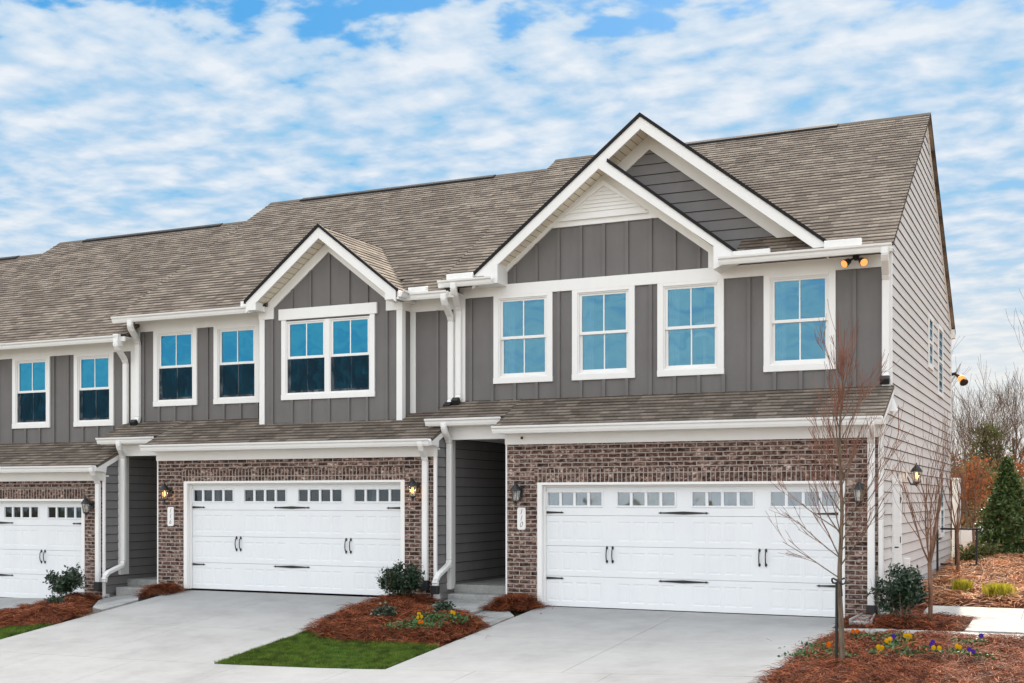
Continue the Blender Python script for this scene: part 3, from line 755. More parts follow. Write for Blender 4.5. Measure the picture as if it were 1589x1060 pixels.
    deck(m, roofplane(m, 'x', rl, rr_, (yb, ez), (yr, rz), under=.05))
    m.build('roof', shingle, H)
    for a, b in spans:
        m = MB(); m.box(a, b, ye-.012, ye+.012, ez-.03, ez+.008); m.build('drip_edge', dripedge, H)
    # ridge vent, stopping short of both ends
    m = MB(); va, vb = rl+.95, rr_-1.75
    m.yz([(yr-.16, rz-.09), (yr-.15, rz-.045), (yr, rz+.035), (yr+.15, rz-.045), (yr+.16, rz-.09)], va, vb)
    m.build('ridge_vent', dripedge, H)
    for a, b in ((rl, va), (vb, rr_)):
        m = MB(); m.yz([(yr-.12, rz-.07), (yr, rz+.02), (yr+.12, rz-.07)], a, b); m.build('ridge_cap', shingle, H)
    # ---- side and party walls, floors, interior
    m = MB()
    body = [(YM, Z(3.3)), (YM, ez-.05), (ye+.3, ez-.05), (yr, rz-.12), (yb-.3, ez-.05), (yb-.35, zb-.5), (.05, zb-.5), (.05, Z(2.95))]
    m.yz([(q[0], max(q[1], Z(3.0))) for q in body[:6]]+[(YM, Z(3.0))], xl+.03, xl+.06); m.yz(body, xr-.09, xr-.03); m.box(xl-.02, xl+.03, 4.91, 10.8, zb-.4, Z(3.0))
    m.box(xl+.03, xr-.09, 3.2, 3.25, Z(3.3), Z(5.7)); m.box(xl+.03, xr-.09, 5.0, 5.05, zb, Z(2.9))
    m.box(xl+.03, xr-.09, 10.8, 10.9, zb-.5, ez); m.box(xl+.03, xr-.09, 1.0, 10.8, Z(3.0), Z(3.3)); m.box(xl+.03, xr-.09, YM+.1, 10.8, Z(5.72), Z(5.78))
    m.box(bl, xr-.09, .05, 5, zb-.4, zb-.12)
    m.box(bl+.0, bl+.1, .11, 5, zb-.4, Z(2.93))
    m.build('inner_walls', interior, H)
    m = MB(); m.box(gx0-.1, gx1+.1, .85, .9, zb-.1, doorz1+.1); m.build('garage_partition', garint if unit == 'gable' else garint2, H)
    return H, ez, rz, yr

A, ezA, rzA, yrA = townhouse('nearest townhouse at the right end, two nested front gables and house number 110', -10.2, -2.614, 0, 0, -8.18, -3.245,
    [(-9.51, -8.358, 3.89, 5.49), (-7.985, -6.83, 3.89, 5.49), (-6.425, -5.273, 3.89, 5.49), (-4.61, -3.455, 3.89, 5.49)], 'gable', True)
B, ezB, rzB, yrB = townhouse('middle townhouse with one small gable over a double window and house number 116', -17.8, -10.2, -.18, .065, -15.71, -10.93,
    [(-17.32, -16.196, 3.725, 5.31), (-15.771, -14.648, 3.725, 5.31)], 'bay')
C, ezC, rzC, yrC = townhouse('left townhouse cut off by the photo edge, plain front with no gable', -24.7, -17.8, -.56, -.28, -23.2, -18.42,
    [(-21.281, -20.179, 3.363, 4.93), (-19.491, -18.39, 3.363, 4.93), (-23.6, -22.5, 3.363, 4.93)], 'plain')
E4, _, _, _ = townhouse('farthest townhouse at the left, only its roof ridge showing', -32.2, -24.7, -.80, -.6, -30.2, -25.4, [(-29, -27.9, 3.1, 4.7), (-27, -25.9, 3.1, 4.7)], 'plain')

# ------------------------------------------------------------------ gables
GP = .782
def gable_trim(H, xa, za, zl, zr, y0, tw=.21, name='rake_board', left=True, right=True, leftmin=None):
    """white rake fascia with a dark shingle edge, apex (xa,za) in the plane y0"""
    ca = math.hypot(1, GP); v = tw*ca
    m = MB(); d = MB(); ed = .05*ca
    if left:
        xb = xa-(za-zl)/GP if leftmin is None else leftmin; zb_ = za-(xa-xb)*GP
        m.xz([(xa, za), (xb, zb_), (xb, zb_-v), (xa, za-v)], y0-.02, y0+.018)
        d.xz([(xa, za+ed), (xb-.03, zb_-.03*GP+ed), (xb-.03, zb_-.03*GP), (xa, za)], y0-.045, y0+.02)
    if right:
        xb = xa+(za-zr)/GP
        m.xz([(xa, za-v), (xb, zr-v), (xb, zr), (xa, za)], y0-.02, y0+.018)
        d.xz([(xa, za), (xb+.03, zr-.03*GP), (xb+.03, zr-.03*GP+ed), (xa, za+ed)], y0-.045, y0+.02)
    m.build('rake_board', white, H, bev=.003); d.build('shingle_edge', dripedge, H)
def main_y(z, ez): return .46+(z-ez)/MS
def gable_roof(H, xa, za, ze, y0, ez, sides=(-1, 1), lim=None):
    m = MB()
    for s_ in sides:
        xe = xa+s_*(za-ze)/GP; D = math.hypot(xa-xe, za-ze); k = (za-ze)/D
        hi = lambda s, k=k: max(y0+.02, main_y(ze+s*k, ez)+.05) if lim is None else lim
        tb = roofplane(m, 'y', y0, hi, (xe, ze), (xa, za), under=.06); deck(m, tb)
    m.build('gable_roof', shingle, H)
def soffit_strip(H, xa, za, zl, zr, y0, y1, off=.20, right=True, left=True):
    m = MB(); o = off*math.hypot(1, GP)
    if left:
        xb = xa-(za-zl)/GP
        m.prism([(xa, y0, za-o), (xb, y0, zl-o), (xb, y0, zl-o+.015), (xa, y0, za-o+.015)], [(xa, y1, za-o), (xb, y1, zl-o), (xb, y1, zl-o+.015), (xa, y1, za-o+.015)])
        # grooves of the vented soffit panels
        L = math.hypot(xa-xb, za-zl)
        q = MB(); n_ = int(L/.13)
        for i in range(1, n_):
            t = i/n_; x = xb+(xa-xb)*t; z = zl+(za-zl)*t-o
            q.box(x-.004, x+.004, y0, y1, z-.003, z)
        q.build('soffit_groove', dripedge, H)
    if right:
        xb = xa+(za-zr)/GP
        m.prism([(xa, y0, za-o), (xb, y0, zr-o), (xb, y0, zr-o+.015), (xa, y0, za-o+.015)], [(xa, y1, za-o), (xb, y1, zr-o), (xb, y1, zr-o+.015), (xa, y1, za-o+.015)])
    m.build('gable_soffit', soffit, H)

# --- big gable of the near house (lap siding) and the small one nested on its left slope
XA, ZA = -6.60, 8.225
YF = .50
XS, ZS = -7.34, ZA-(7.34-6.60)*GP+.0       # small gable apex lies on the big left slope
zel = 5.82
gable_trim(A, XA, ZA, zel-.05, 5.80, YF, tw=.165)
gable_roof(A, XA, ZA+.03, 5.83, YF, ezA)
m_ = MB()
ca = math.hypot(1, GP); v = .165*ca
xb = XS+(ZS-5.80)/GP
m_.xz([(XS, ZS-v), (xb, 5.80-v*.62), (xb, 5.80), (XS+.0, ZS)], YF-.026, YF+.012); m_.build('rake_board', white, A, bev=.003)
m_ = MB(); m_.xz([(XS+.16, ZS-.16*GP), (xb+.03, 5.80-.03*GP), (xb+.03, 5.80-.03*GP+.065), (XS+.16, ZS-.16*GP+.065)], YF-.05, YF+.02); m_.build('shingle_edge', dripedge, A)
m_ = MB(); deck(m_, roofplane(m_, 'y', YF, 1.0, (xb, 5.80), (XS, ZS), under=.05)); m_.build('gable_roof', shingle, A)
soffit_strip(A, XA, ZA, zel, 5.9, YF+.018, 1.0, .135)
soffit_strip(A, XS, ZS, zel+.4, 5.9, YF+.012, YM, .135, left=False)
# eave return box of the left rake
m_ = MB(); m_.xz([(-9.72, 5.75), (-9.34, 6.02), (-9.34, 5.63), (-9.72, 5.63)], YF-.024, YM); m_.box(-9.34, -9.24, YF-.027, YM, 5.63, 5.98); m_.build('eave_return', white, A, bev=.003)
m_ = MB(); m_.xz([(-5.34, 5.98), (-4.93, 5.78), (-4.93, 5.72), (-5.34, 5.56)], YF-.031, YM); m_.build('eave_return', white, A, bev=.003)
# lap sided triangle, in a plane just behind the apron
YS = 1.0; o = (.135)*ca
def spanbig(z):
    h = (ZA-o-.0-z)/GP
    lo_ = max(XA-h, XS+.05+(ZS-z)/GP if z < ZS else XA-h)
    return (XA-h if z > ZS else lo_-.6, XA+h)
m_ = MB(); jj = MB(); lap(m_, spanbig, 5.95, ZA-o, YS, e=.178, j=jj); lo_ = m_.build('lap_siding', lapgrey, A); jj.build('lap_shadow_strip', lapshadow, lo_)
m_ = MB(); m_.xz([(XA, ZA-o+.05), (XA-2.9, 5.8), (XA+2.85, 5.8)], YS+.012, YS+.06); m_.build('gable_wall', lapgrey, A)
t_ = .20*ca                                                     # inner frieze along the rakes
m_ = MB(); m_.xz([(XA, ZA-o), (XA-1.6, ZA-o-1.6*GP), (XA-1.6, ZA-o-1.6*GP-t_), (XA, ZA-o-t_)], YS-.035, YS); m_.xz([(XA, ZA-o-t_), (XA+2.36, ZA-o-2.36*GP-t_), (XA+2.62, ZA-o-2.62*GP), (XA, ZA-o)], YS-.035, YS); m_.build('gable_frieze', white, A, bev=.003)
# small gable wall: board and batten below, white panel with a louvre above
o2 = .135*ca
wl = [(-9.249, 5.668), (-5.534, 5.668), (-5.534, 5.93), (-6.41, 6.592), (-8.37, 6.592), (-9.249, 5.88)]
m_ = MB(); m_.xz(wl, YM-.001, YM+.05)
slope_l = lambda x: 5.88+(x+9.249)*(6.592-5.88)/(9.249-8.37)
slope_r = lambda x: 5.93+(-5.534-x)*(6.592-5.93)/(6.41-5.534)
battens(m_, [round(-9.09+.4235*i, 3) for i in range(9)], 5.668, 6.59, YM, [], top=lambda x: min(6.592, slope_l(x), slope_r(x)))
m_.build('board_and_batten_wall', bbgrey, A)
m_ = MB(); 
ap = (XS, ZS-o2); 
m_.xz([(-9.249, 5.66), (-9.249, 5.88), (-8.37, 6.592), (XS, 6.592), ap, (-9.46, ZS-o2-(9.46-7.34)*GP), (-9.46, 5.66)][::-1], YM-.042, YM)
m_.xz([(XS, 6.592), (-6.41, 6.592), (-5.534, 5.93), (-5.534, 5.66), (-5.24, 5.66), (-5.24, ZS-o2-(7.34-5.24)*GP), ap][::-1], YM-.042, YM)
m_.build('gable_frieze', white, A)
m_ = MB(); lv = lambda z: (max(-8.22+(z-6.70)*1.25, -99), -6.60-(z-6.70)*1.28)
m_.xz([(-8.24, 6.685), (-6.57, 6.685), (-6.66, 6.745), (-8.14, 6.745)], YM-.085, YM-.040); m_.xz([(-8.24, 6.685), (-8.14, 6.745), (XS-.04, 7.235), (XS-.04, 7.335)][::-1], YM-.085, YM-.040); m_.xz([(-6.57, 6.685), (XS-.04, 7.335), (XS-.04, 7.235), (-6.66, 6.745)][::-1], YM-.085, YM-.040)
z = 6.745
while z < 7.2:
    h = (7.24-z)/.64; h2 = (7.24-z-.055)/.64; 
    if h2 < 0: break
    m_.prism([(XS-.05-h, YM-.062, z), (XS-.03+h, YM-.062, z), (XS-.03+h, YM-.042, z), (XS-.05-h, YM-.042, z)], [(XS-.05-h2, YM-.044, z+.058), (XS-.03+h2, YM-.044, z+.058), (XS-.03+h2, YM-.040, z+.058), (XS-.05-h2, YM-.040, z+.058)])
    z += .066
m_.build('louvre', white, A)
# gutter flashing boxes (white fascia pieces above the gutters where rakes land)
for q in ((-10.22, -9.70, 5.845), (-5.0, -4.40, 5.815), (-3.55, -2.98, 5.855)):
    m_ = MB(); m_.box(q[0], q[1], .40, .47, 5.735, q[2]); m_.build('gutter_guard', white, A, bev=.006)
# downspouts of the near house
def wallpipe(H_, xt, x, ztop, zend, yt=.39, yw=.845, w=.115, dark=True):
    pts = [(xt, yt, ztop+.10), (xt, yt, ztop), (xt+(x-xt)*.12, yt+.05, ztop-.06), (xt+(x-xt)*.85, yw-.07, ztop-.24), (x, yw, ztop-.33), (x, yw, zend+.12), (x, yw-.035, zend+.03), (x, yw-.12, zend-.02)]
    if not dark: pts = pts[:6]+[(x, yw, zend)]
    downspout(H_, pts, w=w, d=.085, shoe=([(x, yw-.08, zend+.02), (x, yw-.17, zend-.04)] if dark else None))
def lowpipe(H_, xt, x, ztop, zend, boot=True):
    pts = [(xt, -.375, ztop+.08), (xt, -.375, ztop), (xt+(x-xt)*.15, -.32, ztop-.07), (xt+(x-xt)*.85, -.12, ztop-.20), (x, -.06, ztop-.28), (x, -.06, zend)]
    downspout(H_, pts, w=.105, d=.08, shoe=[(x, -.06, zend+.02), (x, -.07, zend-.16)] if boot else None)
def entrypipe(H_, xt, x, ztop, zk, xe, ze, boot=True):
    pts = [(xt, .06, ztop+.08), (xt, .06, ztop), (xt+(x-xt)*.15, .10, ztop-.07), (xt+(x-xt)*.85, .27, ztop-.20), (x, .33, ztop-.28), (x, .33, zk+.07), (x, .29, zk-.02), (xe, -.05, ze+.07), (xe, -.13, ze-.01), (xe, -.15, ze-.12)]
    downspout(H_, pts, w=.105, d=.08, shoe=[(xe, -.15, ze-.10), (xe, -.16, ze-.25)] if boot else None)
wallpipe(A, -10.07, -10.195, 5.58, 3.60); wallpipe(A, -2.63, -2.675, 5.58, 3.68, dark=True)
lowpipe(A, -2.72, -2.765, 2.93, .20); entrypipe(A, -10.09, -10.12, 3.08, .66, -10.15, .40)
# kickout flashing + dark vent + hub
m_ = MB(); m_.prism([(-2.60, .70, 3.18), (-2.60, 1.05, 3.20), (-2.60, .80, 3.42)], [(-2.50, .72, 3.18), (-2.50, 1.0, 3.2), (-2.55, .80, 3.38)]); m_.build('kickout_flashing', white, A)
m_ = MB(); m_.tube([(-8.53, -.03, 2.855), (-8.53, -.05, 2.855)], .045, 16); vo = m_.build('vent_ring', white, A)
m_ = MB(); m_.tube([(-8.53, -.052, 2.855), (-8.53, -.056, 2.855)], .026, 14); m_.build('vent_hole', black, A)

# --- end wall of the near house: pale lap siding
XE = -2.614
def spanend(z):
    zp = lambda y: 3.045+PS*(y+.3)-.06
    y0 = .12 if z < 2.95 else (YM if z > 3.6 else max(.12, (z-3.045+.06)/PS-.3))
    y1 = 11.05
    if z > ezA+.06:
        y0 = max(YM, .46+(z-ezA+.16)/MS); y1 = 2*yrA-.46-(z-ezA+.16)/MS
    if z < .35: y1 = 11.05
    return (y0, y1)
m_ = MB(); jj = MB(); lap(m_, spanend, .03, rzA-.2, XE, e=.1725, axis='x', j=jj); lo_ = m_.build('lap_siding', laplight, A); lo_['label'] = 'pale grey lap siding of the end wall'; jj.build('lap_shadow_strip', lapshadow, lo_)
m_ = MB(); m_.box(XE-.03, XE-.004, .12, 11.05, -.3, .06); m_.build('foundation', slabm, A)
# rake trims of the end wall
m_ = MB(); d_ = MB()
for s_ in (-1, 1):
    yy = lambda q: yrA+s_*q; zz = lambda q: rzA-q*MS
    q1 = yrA-.40
    m_.prism([(XE+.0, yy(0), zz(0)-.03), (XE+.0, yy(q1), zz(q1)-.03), (XE+.0, yy(q1), zz(q1)-.19), (XE+.0, yy(0), zz(0)-.19)], [(XE+.03, yy(0), zz(0)-.03), (XE+.03, yy(q1), zz(q1)-.03), (XE+.03, yy(q1), zz(q1)-.19), (XE+.03, yy(0), zz(0)-.19)])
    ht = .012 if s_ < 0 else .02; lo__ = .012 if s_ < 0 else .05
    d_.prism([(XE+.03, yy(0), zz(0)+ht-.02), (XE+.03, yy(q1), zz(q1)+ht-.02), (XE+.03, yy(q1), zz(q1)-lo__), (XE+.03, yy(0), zz(0)-lo__)], [(XE+.106, yy(0), zz(0)+ht-.02), (XE+.106, yy(q1), zz(q1)+ht-.02), (XE+.106, yy(q1), zz(q1)-lo__), (XE+.106, yy(0), zz(0)-lo__)])
m_.build('rake_board', white, A); d_.build('shingle_edge', dripedge, A)
m_ = MB(); m_.box(XE-.06, XE+.03, 11.05, 11.14, 2.9, ezA-.1); m_.box(XE-.12, XE+.0, 11.05, 11.12, .2, 2.9); m_.box(XE-.06, XE+.10, 11.1, 11.36, 5.56, 5.76); m_.build('corner_board', white, A)
m_ = MB(); m_.box(XE-.09, XE+.022, YM-.022, YM+.09, 3.6, 5.70); m_.build('corner_board', white, A, bev=.003)
# narrow windows and the side door of the end wall
def endwin(y0, y1, z0, z1):
    w = MB(); x = XE+.012; t = .09
    w.box(x, x+.03, y0, y0+t, z0, z1); w.box(x, x+.03, y1-t, y1, z0, z1); w.box(x, x+.032, y0+t, y1-t, z0, z0+t); w.box(x, x+.032, y0+t, y1-t, z1-t, z1); w.box(x, x+.025, y0+t, y1-t, (z0+z1)/2-.03, (z0+z1)/2+.03)
    o = w.build('window', white, A); g = MB(); g.box(x, x+.006, y0+t, y1-t, z0+t, z1-t); g.build('glass', glass, o)
endwin(6.2, 7.0, 4.40, 5.46); endwin(8.05, 9.05, 4.0, 5.50); endwin(8.5, 9.3, 1.0, 2.2)
w = MB(); x = XE+.012; w.box(x, x+.035, .93, 1.02, .18, 2.14); w.box(x, x+.035, 1.83, 1.92, .18, 2.14); w.box(x, x+.035, 1.02, 1.83, 2.05, 2.14); w.build('door_frame', white, A, bev=.003)
w = MB(); w.box(x, x+.02, 1.02, 1.83, .2, 2.05); do = w.build('side_door', white, A)
w = MB(); w.tube([(x+.02, 1.12, 1.05), (x+.07, 1.12, 1.05)], .012, 8); w.tube([(x+.07, 1.12, 1.05), (x+.07, 1.22, 1.05)], .010, 8); w.build('door_handle', black, do)
w = MB()
for zc in (.6, 1.15, 1.8): w.box(x+.02, x+.032, 1.795, 1.83, zc-.05, zc+.05)
w.build('door_hinge', black, do)
w = MB(); w.box(XE+.01, XE+.10, 2.45, 2.6, .62, .82); w.box(XE+.02, XE+.06, 2.5, 2.54, .1, .62); w.build('outlet_box', white, A, bev=.01)

# --- bay of the middle house
YB = .586; bx0, bx1 = -14.41, -11.236; dzb = -.18
zlo = 3.05; XB, ZB_ = -12.82, 6.90; YFB = .236
hole = (-13.80, -11.92, 3.83, 5.24)
m_ = MB(); wallgrid(m_, bx0, bx1, zlo, 5.35, YB, YB+.07, [hole])
top_z = ZB_-.15*ca
zz1 = top_z-(XB-(-14.2))*GP
m_.xz([(bx0+.1, 5.35), (bx1-.1, 5.35), (bx1-.1, top_z-(bx1-.1-XB)*GP), (XB, top_z), (bx0+.1, top_z-(XB-bx0-.1)*GP)], YB, YB+.05)
bxs = [-14.114, -13.657, -13.234, -12.817, -12.38, -11.976, -11.552]
battens(m_, bxs, zlo, 5.4, YB, [(-13.958, -11.766, 3.72, 5.47)], top=lambda x: top_z-abs(x-XB)*GP-.20, w=.05)
m_.yz([(YB+.01, zlo), (YM, zlo), (YM, 5.4), (YB+.01, 5.4)], bx1-.03, bx1); m_.yz([(YB+.01, zlo), (YM, zlo), (YM, 5.4), (YB+.01, 5.4)], bx0, bx0+.03)
m_.build('bay_wall', bbgrey, B)
m_ = MB(); m_.box(bx0-.012, bx0+.11, YB-.022, YB+.0, zlo+.1, 5.40); m_.box(bx1-.11, bx1+.012, YB-.022, YB+.0, zlo+.1, 5.40); m_.box(bx1, bx1+.012, YB, YB+.11, zlo+.1, 5.30); m_.box(bx0-.012, bx0, YB, YB+.11, zlo+.1, 5.30)
fr_ = .17*ca
m_.xz([(XB, top_z), (bx0+.13, top_z-(XB-bx0-.13)*GP), (bx0+.13, top_z-(XB-bx0-.13)*GP-fr_), (XB, top_z-fr_)], YB-.042, YB)
m_.xz([(XB, top_z-fr_), (bx1-.13, top_z-(bx1-.13-XB)*GP-fr_), (bx1-.13, top_z-(bx1-.13-XB)*GP), (XB, top_z)], YB-.042, YB)
m_.box(bx0-.02, bx0+.33, YB-.032, YB-.002, 5.30, 5.60); m_.box(bx1-.33, bx1+.02, YB-.032, YB-.002, 5.30, 5.60); m_.box(bx1, bx1+.02, YB, YM, 5.30, 5.52); m_.build('bay_trim', white, B, bev=.003)
gable_trim(B, XB, ZB_, 5.60, 5.60, YFB, tw=.165)
gable_roof(B, XB, ZB_+.03, 5.62, YFB, ezB)
soffit_strip(B, XB, ZB_, 5.62, 5.62, YFB+.018, YB, .14)
m_ = MB(); 
for s_ in (-1, 1):
    xo = XB+s_*(ZB_-5.60)/GP; xi = XB+s_*1.43
    a, b = min(xo, xi), max(xo, xi); m_.box(a, b, YFB-.018, YB-.032, 5.44, 5.60)
m_.build('eave_return', white, B, bev=.003)
m_ = MB(); gutter_y(m_, YFB-.02, .46, bx1+.02+.11, 5.60); m_.box(bx1+.02, bx1+.13, YFB, .9, 5.44, 5.48); m_.build('gutter', white, B)
for q in ((-14.74, -14.46), (-11.0, -10.62)):
    m_ = MB(); m_.box(q[0], q[1], .39, .46, 5.56, 5.66); m_.build('gutter_guard', white, B, bev=.006)
bw = window(B, -13.90, -11.81, 3.72, 5.262, YB, glass2, screen=True, head=True, double=True)
m_ = MB(); m_.box(bx0+.03, bx1-.03, 3.2, 3.22, 3.1, 5.3); m_.build('inner_walls', interior, B)
# downspouts of the middle and left houses
wallpipe(B, -10.265, -10.355, 5.40, 3.52); wallpipe(B, -17.50, -17.70, 5.36, 3.40, w=.12)
lowpipe(B, -10.32, -10.40, 2.77, .36); entrypipe(B, -17.50, -17.62, 2.92, .48, -17.68, .26, boot=False)
wallpipe(C, -17.86, -18.03, 4.98, 3.15, dark=False); lowpipe(C, -17.80, -17.93, 2.40, .12)
m_ = MB(); m_.box(-17.93, -17.80, .36, .50, 4.96, 5.20); m_.build('gutter_end', white, C)
# side walls of the garages seen in the two entry recesses (they face the camera's side)
for H_, x_, zf, dz_ in ((B, -10.2, .05, -.18), (C, -17.8, -.2, -.56)):
    m_ = MB()
    def sp_(z, dz_=dz_):
        y0 = .0 if z < 2.93+dz_ else max(0, (z-3.045-dz_+.14)/PS-.30)
        return (y0+.012, 4.9)
    jj = MB(); lap(m_, sp_, zf+.1, 3.33+dz_, x_+.004, e=.172, axis='x', j=jj); lo_ = m_.build('lap_siding', lapgrey, H_); jj.build('lap_shadow_strip', lapshadow, lo_)
    m_ = MB(); m_.box(x_-.1, x_-.01, .11, 4.9, zf-.4, zf+.14); m_.build('foundation', slabm, H_)

# ------------------------------------------------------------------ things fixed to the houses
lantern('l', (-8.585, -.002, 1.90), '-y', False, 'unlit black lantern on the brick beside the 110 number sign')
lantern('l', (-2.93, -.002, 1.90), '-y', False, 'unlit black lantern on the brick behind the young bare tree')
lantern('l', (-16.13, -.002, 1.93), '-y', True, 'lit lantern on the brick above the 116 number sign')
lantern('l', (-10.59, -.002, 1.98), '-y', True, 'lit lantern on the brick above the shrub at the middle garage')
lantern('l', (-18.14, -.002, 1.66), '-y', False, 'unlit lantern on the brick of the leftmost garage')
lantern('l', (XE+.02, 2.70, 2.22), '+x', True, 'lit lantern on the pale side wall next to the white side door')
plaque((-8.555, -.002, 1.48), '110', 'white vertical plate with slanted black digits 110 on the near brick pier')
plaque((-16.11, -.002, 1.47), '116', 'white vertical plate with slanted black digits 116 left of the middle garage door')
e = empty('floodlight', (-3.13, YM-.03, 5.60), 'black twin floodlight glowing above the rightmost upper window', 'floodlight')
m_ = MB(); m_.tube([(-3.13, YM-.02, 5.64), (-3.13, YM-.09, 5.64)], .05, 12); m_.build('mount', black, e)
for s_ in (-1, 1):
    b = Vector((-3.13+s_*.03, YM-.08, 5.63)); d = Vector((s_*.17, -.24, -.16)).normalized()
    m_ = MB(); m_.tube([b, b+d*.08, b+d*.12, b+d*.24], [.014, .018, .045, .07], 14); hd = m_.build('lamp_head', black, e)
    m_ = MB(); m_.tube([b+d*.236, b+d*.244], .062, 14); m_.build('lens', flood_on, hd)
e = empty('floodlight', (-2.60, 11.2, 4.70), 'glowing black floodlight at the far rear corner of the side wall', 'floodlight')
m_ = MB(); m_.tube([(-2.60, 11.15, 4.72), (-2.48, 11.15, 4.74)], .04, 10); m_.build('mount', black, e)
m_ = MB(); m_.tube([(-2.50, 11.15, 4.72), (-2.36, 11.10, 4.62), (-2.30, 11.0, 4.50)], [.03, .07, .10], 12); hd = m_.build('lamp_head', black, e)
m_ = MB(); m_.tube([(-2.36, 10.99, 4.60), (-2.35, 10.95, 4.58)], .085, 12); m_.build('lens', flood_on, hd)
# pendant lamp inside the third upper window, boards leaning inside the garages
e = empty('pendant_lamp', (-5.80, 1.6, 4.85), 'pale drum pendant lamp hanging inside the third upper window', 'lamp')
m_ = MB(); m_.lathe([(.17, 0), (.17, -.24), (.165, -.24), (.165, 0)], (-5.80, 1.6, 4.86), 20); m_.build('lamp_shade', shade_m, e)
m_ = MB(); m_.tube([(-5.80, 1.6, 4.80), (-5.80, 1.6, 5.68)], .01, 6); m_.lathe([(.0, -.02), (.04, -.05), (.035, -.6), (.0, -.62)], (-5.80, 1.6, 4.62), 10); m_.build('stem', shade_m, e)
def board(x0, x1, z0, z1, y, skew, mat, label):
    m = MB(); m.xz([(x0, z0), (x1, z0), (x1+skew, z1), (x0+skew, z1)], y, y+.03); tag(m.build('leaning_board', MATS[mat]), label, 'board')
board(-8.10, -7.95, 0, 2.05, .42, .10, 'board_cream', 'cream board seen through the first pane of the near garage')
board(-7.64, -7.50, 0, 2.05, .50, -.04, 'board_pale', 'white board seen through the third pane of the near garage')
board(-7.44, -7.41, 0, 2.05, .46, -.06, 'board_blue', 'thin blue board seen through the left panes of the near garage')
board(-6.36, -6.28, 0, 2.05, .44, .10, 'board_cream', 'narrow cream board seen through the second pane group of the near garage')
board(-5.62, -5.40, 0, 2.05, .48, 0, 'board_khaki', 'olive board seen through the third pane group of the near garage')
board(-5.30, -5.05, 0, 2.05, .40, -.05, 'board_pale', 'broad white board seen through the third pane group of the near garage')
board(-5.02, -4.88, 0, 2.05, .43, .05, 'board_blue', 'blue board seen through the third pane group of the near garage')
board(-4.45, -4.10, 0, 1.90, .60, -.12, 'board_cream', 'wide cream board seen through the last pane group of the near garage')
board(-3.75, -3.35, 0, 1.86, .55, .14, 'board_cream', 'cream board seen through the rightmost panes of the near garage')
board(-15.42, -15.24, .065, 2.1, .45, -.07, 'board_cream', 'cream board seen through the first panes of the middle garage')
board(-11.85, -11.70, .065, 2.1, .45, .05, 'board_cream', 'cream board seen through the last panes of the middle garage')
board(-19.20, -18.68, -.28, 1.74, .45, -.10, 'board_cream', 'wide cream board seen through the leftmost garage door')
board(-19.42, -19.25, 1.45, 1.8, .42, .02, 'board_green', 'green board seen through the leftmost garage door')

# ------------------------------------------------------------------ behind the near house: post, railing, low fence
e = MB(); e.box(-2.60, -2.42, 11.4, 11.6, .45, 2.25); e.box(-2.62, -2.40, 11.38, 11.62, 2.25, 2.31)
tag(e.build('porch_post', white, bev=.01), 'thick white post behind the rear end of the side wall', 'post')
rl_ = empty('railing', (-2.2, 7.2, .3), 'black metal handrail beside the side wall behind the bare shrubs', 'railing')
m_ = MB()
for x_, y_ in ((-2.50, 7.0), (-2.2, 7.6), (-1.8, 7.6)): m_.box(x_-.02, x_+.02, y_-.02, y_+.02, .2, 1.20)
m_.build('rail_post', black, rl_); m_ = MB(); m_.box(-2.50, -1.7, 7.58, 7.62, 1.18, 1.22); m_.box(-2.52, -2.48, 6.6, 7.62, .98, 1.02); m_.box(-2.50, -1.7, 7.58, 7.62, .45, .49); m_.build('rail_bar', black, rl_)
lf = empty('garden_fence', (-2, 14, .5), 'low white panel fence in the back garden left of the conical evergreen', 'fence')
m_ = MB(); m_.box(-2.7, -1.5, 14.0, 14.04, .5, 1.05); m_.build('fence_panel', white, lf); 
for x_ in (-2.7, -2.1, -1.5): m_ = MB(); m_.box(x_-.05, x_+.05, 13.97, 14.07, .45, 1.12); m_.build('fence_post', white, lf)
# splash block under the near downspout
e = MB(); e.prism([(-2.95, -.95, .0), (-2.62, -.95, .0), (-2.68, -.22, .0), (-2.88, -.22, .0)], [(-2.95, -.95, .05), (-2.62, -.95, .05), (-2.68, -.22, .09), (-2.88, -.22, .09)])
e.prism([(-2.95, -.95, .05), (-2.915, -.95, .05), (-2.86, -.22, .09), (-2.88, -.22, .09)], [(-2.95, -.95, .09), (-2.92, -.95, .09), (-2.865, -.22, .12), (-2.88, -.22, .12)])
e.prism([(-2.655, -.95, .05), (-2.62, -.95, .05), (-2.68, -.22, .09), (-2.70, -.22, .09)], [(-2.65, -.95, .09), (-2.62, -.95, .09), (-2.68, -.22, .12), (-2.695, -.22, .12)])
tag(e.build('splash_block', conc, bev=.006), 'grey concrete splash block under the right corner downspout', 'splash block')

# ------------------------------------------------------------------ scatter helpers
def inpoly(px, py, poly):
    c = np.zeros(len(px), bool); n_ = len(poly); j = n_-1
    for i in range(n_):
        xi, yi = poly[i]; xj, yj = poly[j]
        cond = ((yi > py) != (yj > py)) & (px < (xj-xi)*(py-yi)/(yj-yi+1e-12)+xi); c ^= cond; j = i
    return c
def dist_edge(px, py, poly):
    d = np.full(len(px), 1e9)
    for i in range(len(poly)):
        a = np.array(poly[i]); b = np.array(poly[(i+1) % len(poly)]); ab = b-a
        t = np.clip(((px-a[0])*ab[0]+(py-a[1])*ab[1])/(ab@ab+1e-12), 0, 1)
        d = np.minimum(d, np.hypot(px-a[0]-t*ab[0], py-a[1]-t*ab[1]))
    return d
gzv = np.vectorize(gz)
def vnoise(x, y, s, seed=0):
    return np.array([mnoise.noise((a*s+seed, b*s-seed, seed*.37)) for a, b in zip(x, y)])
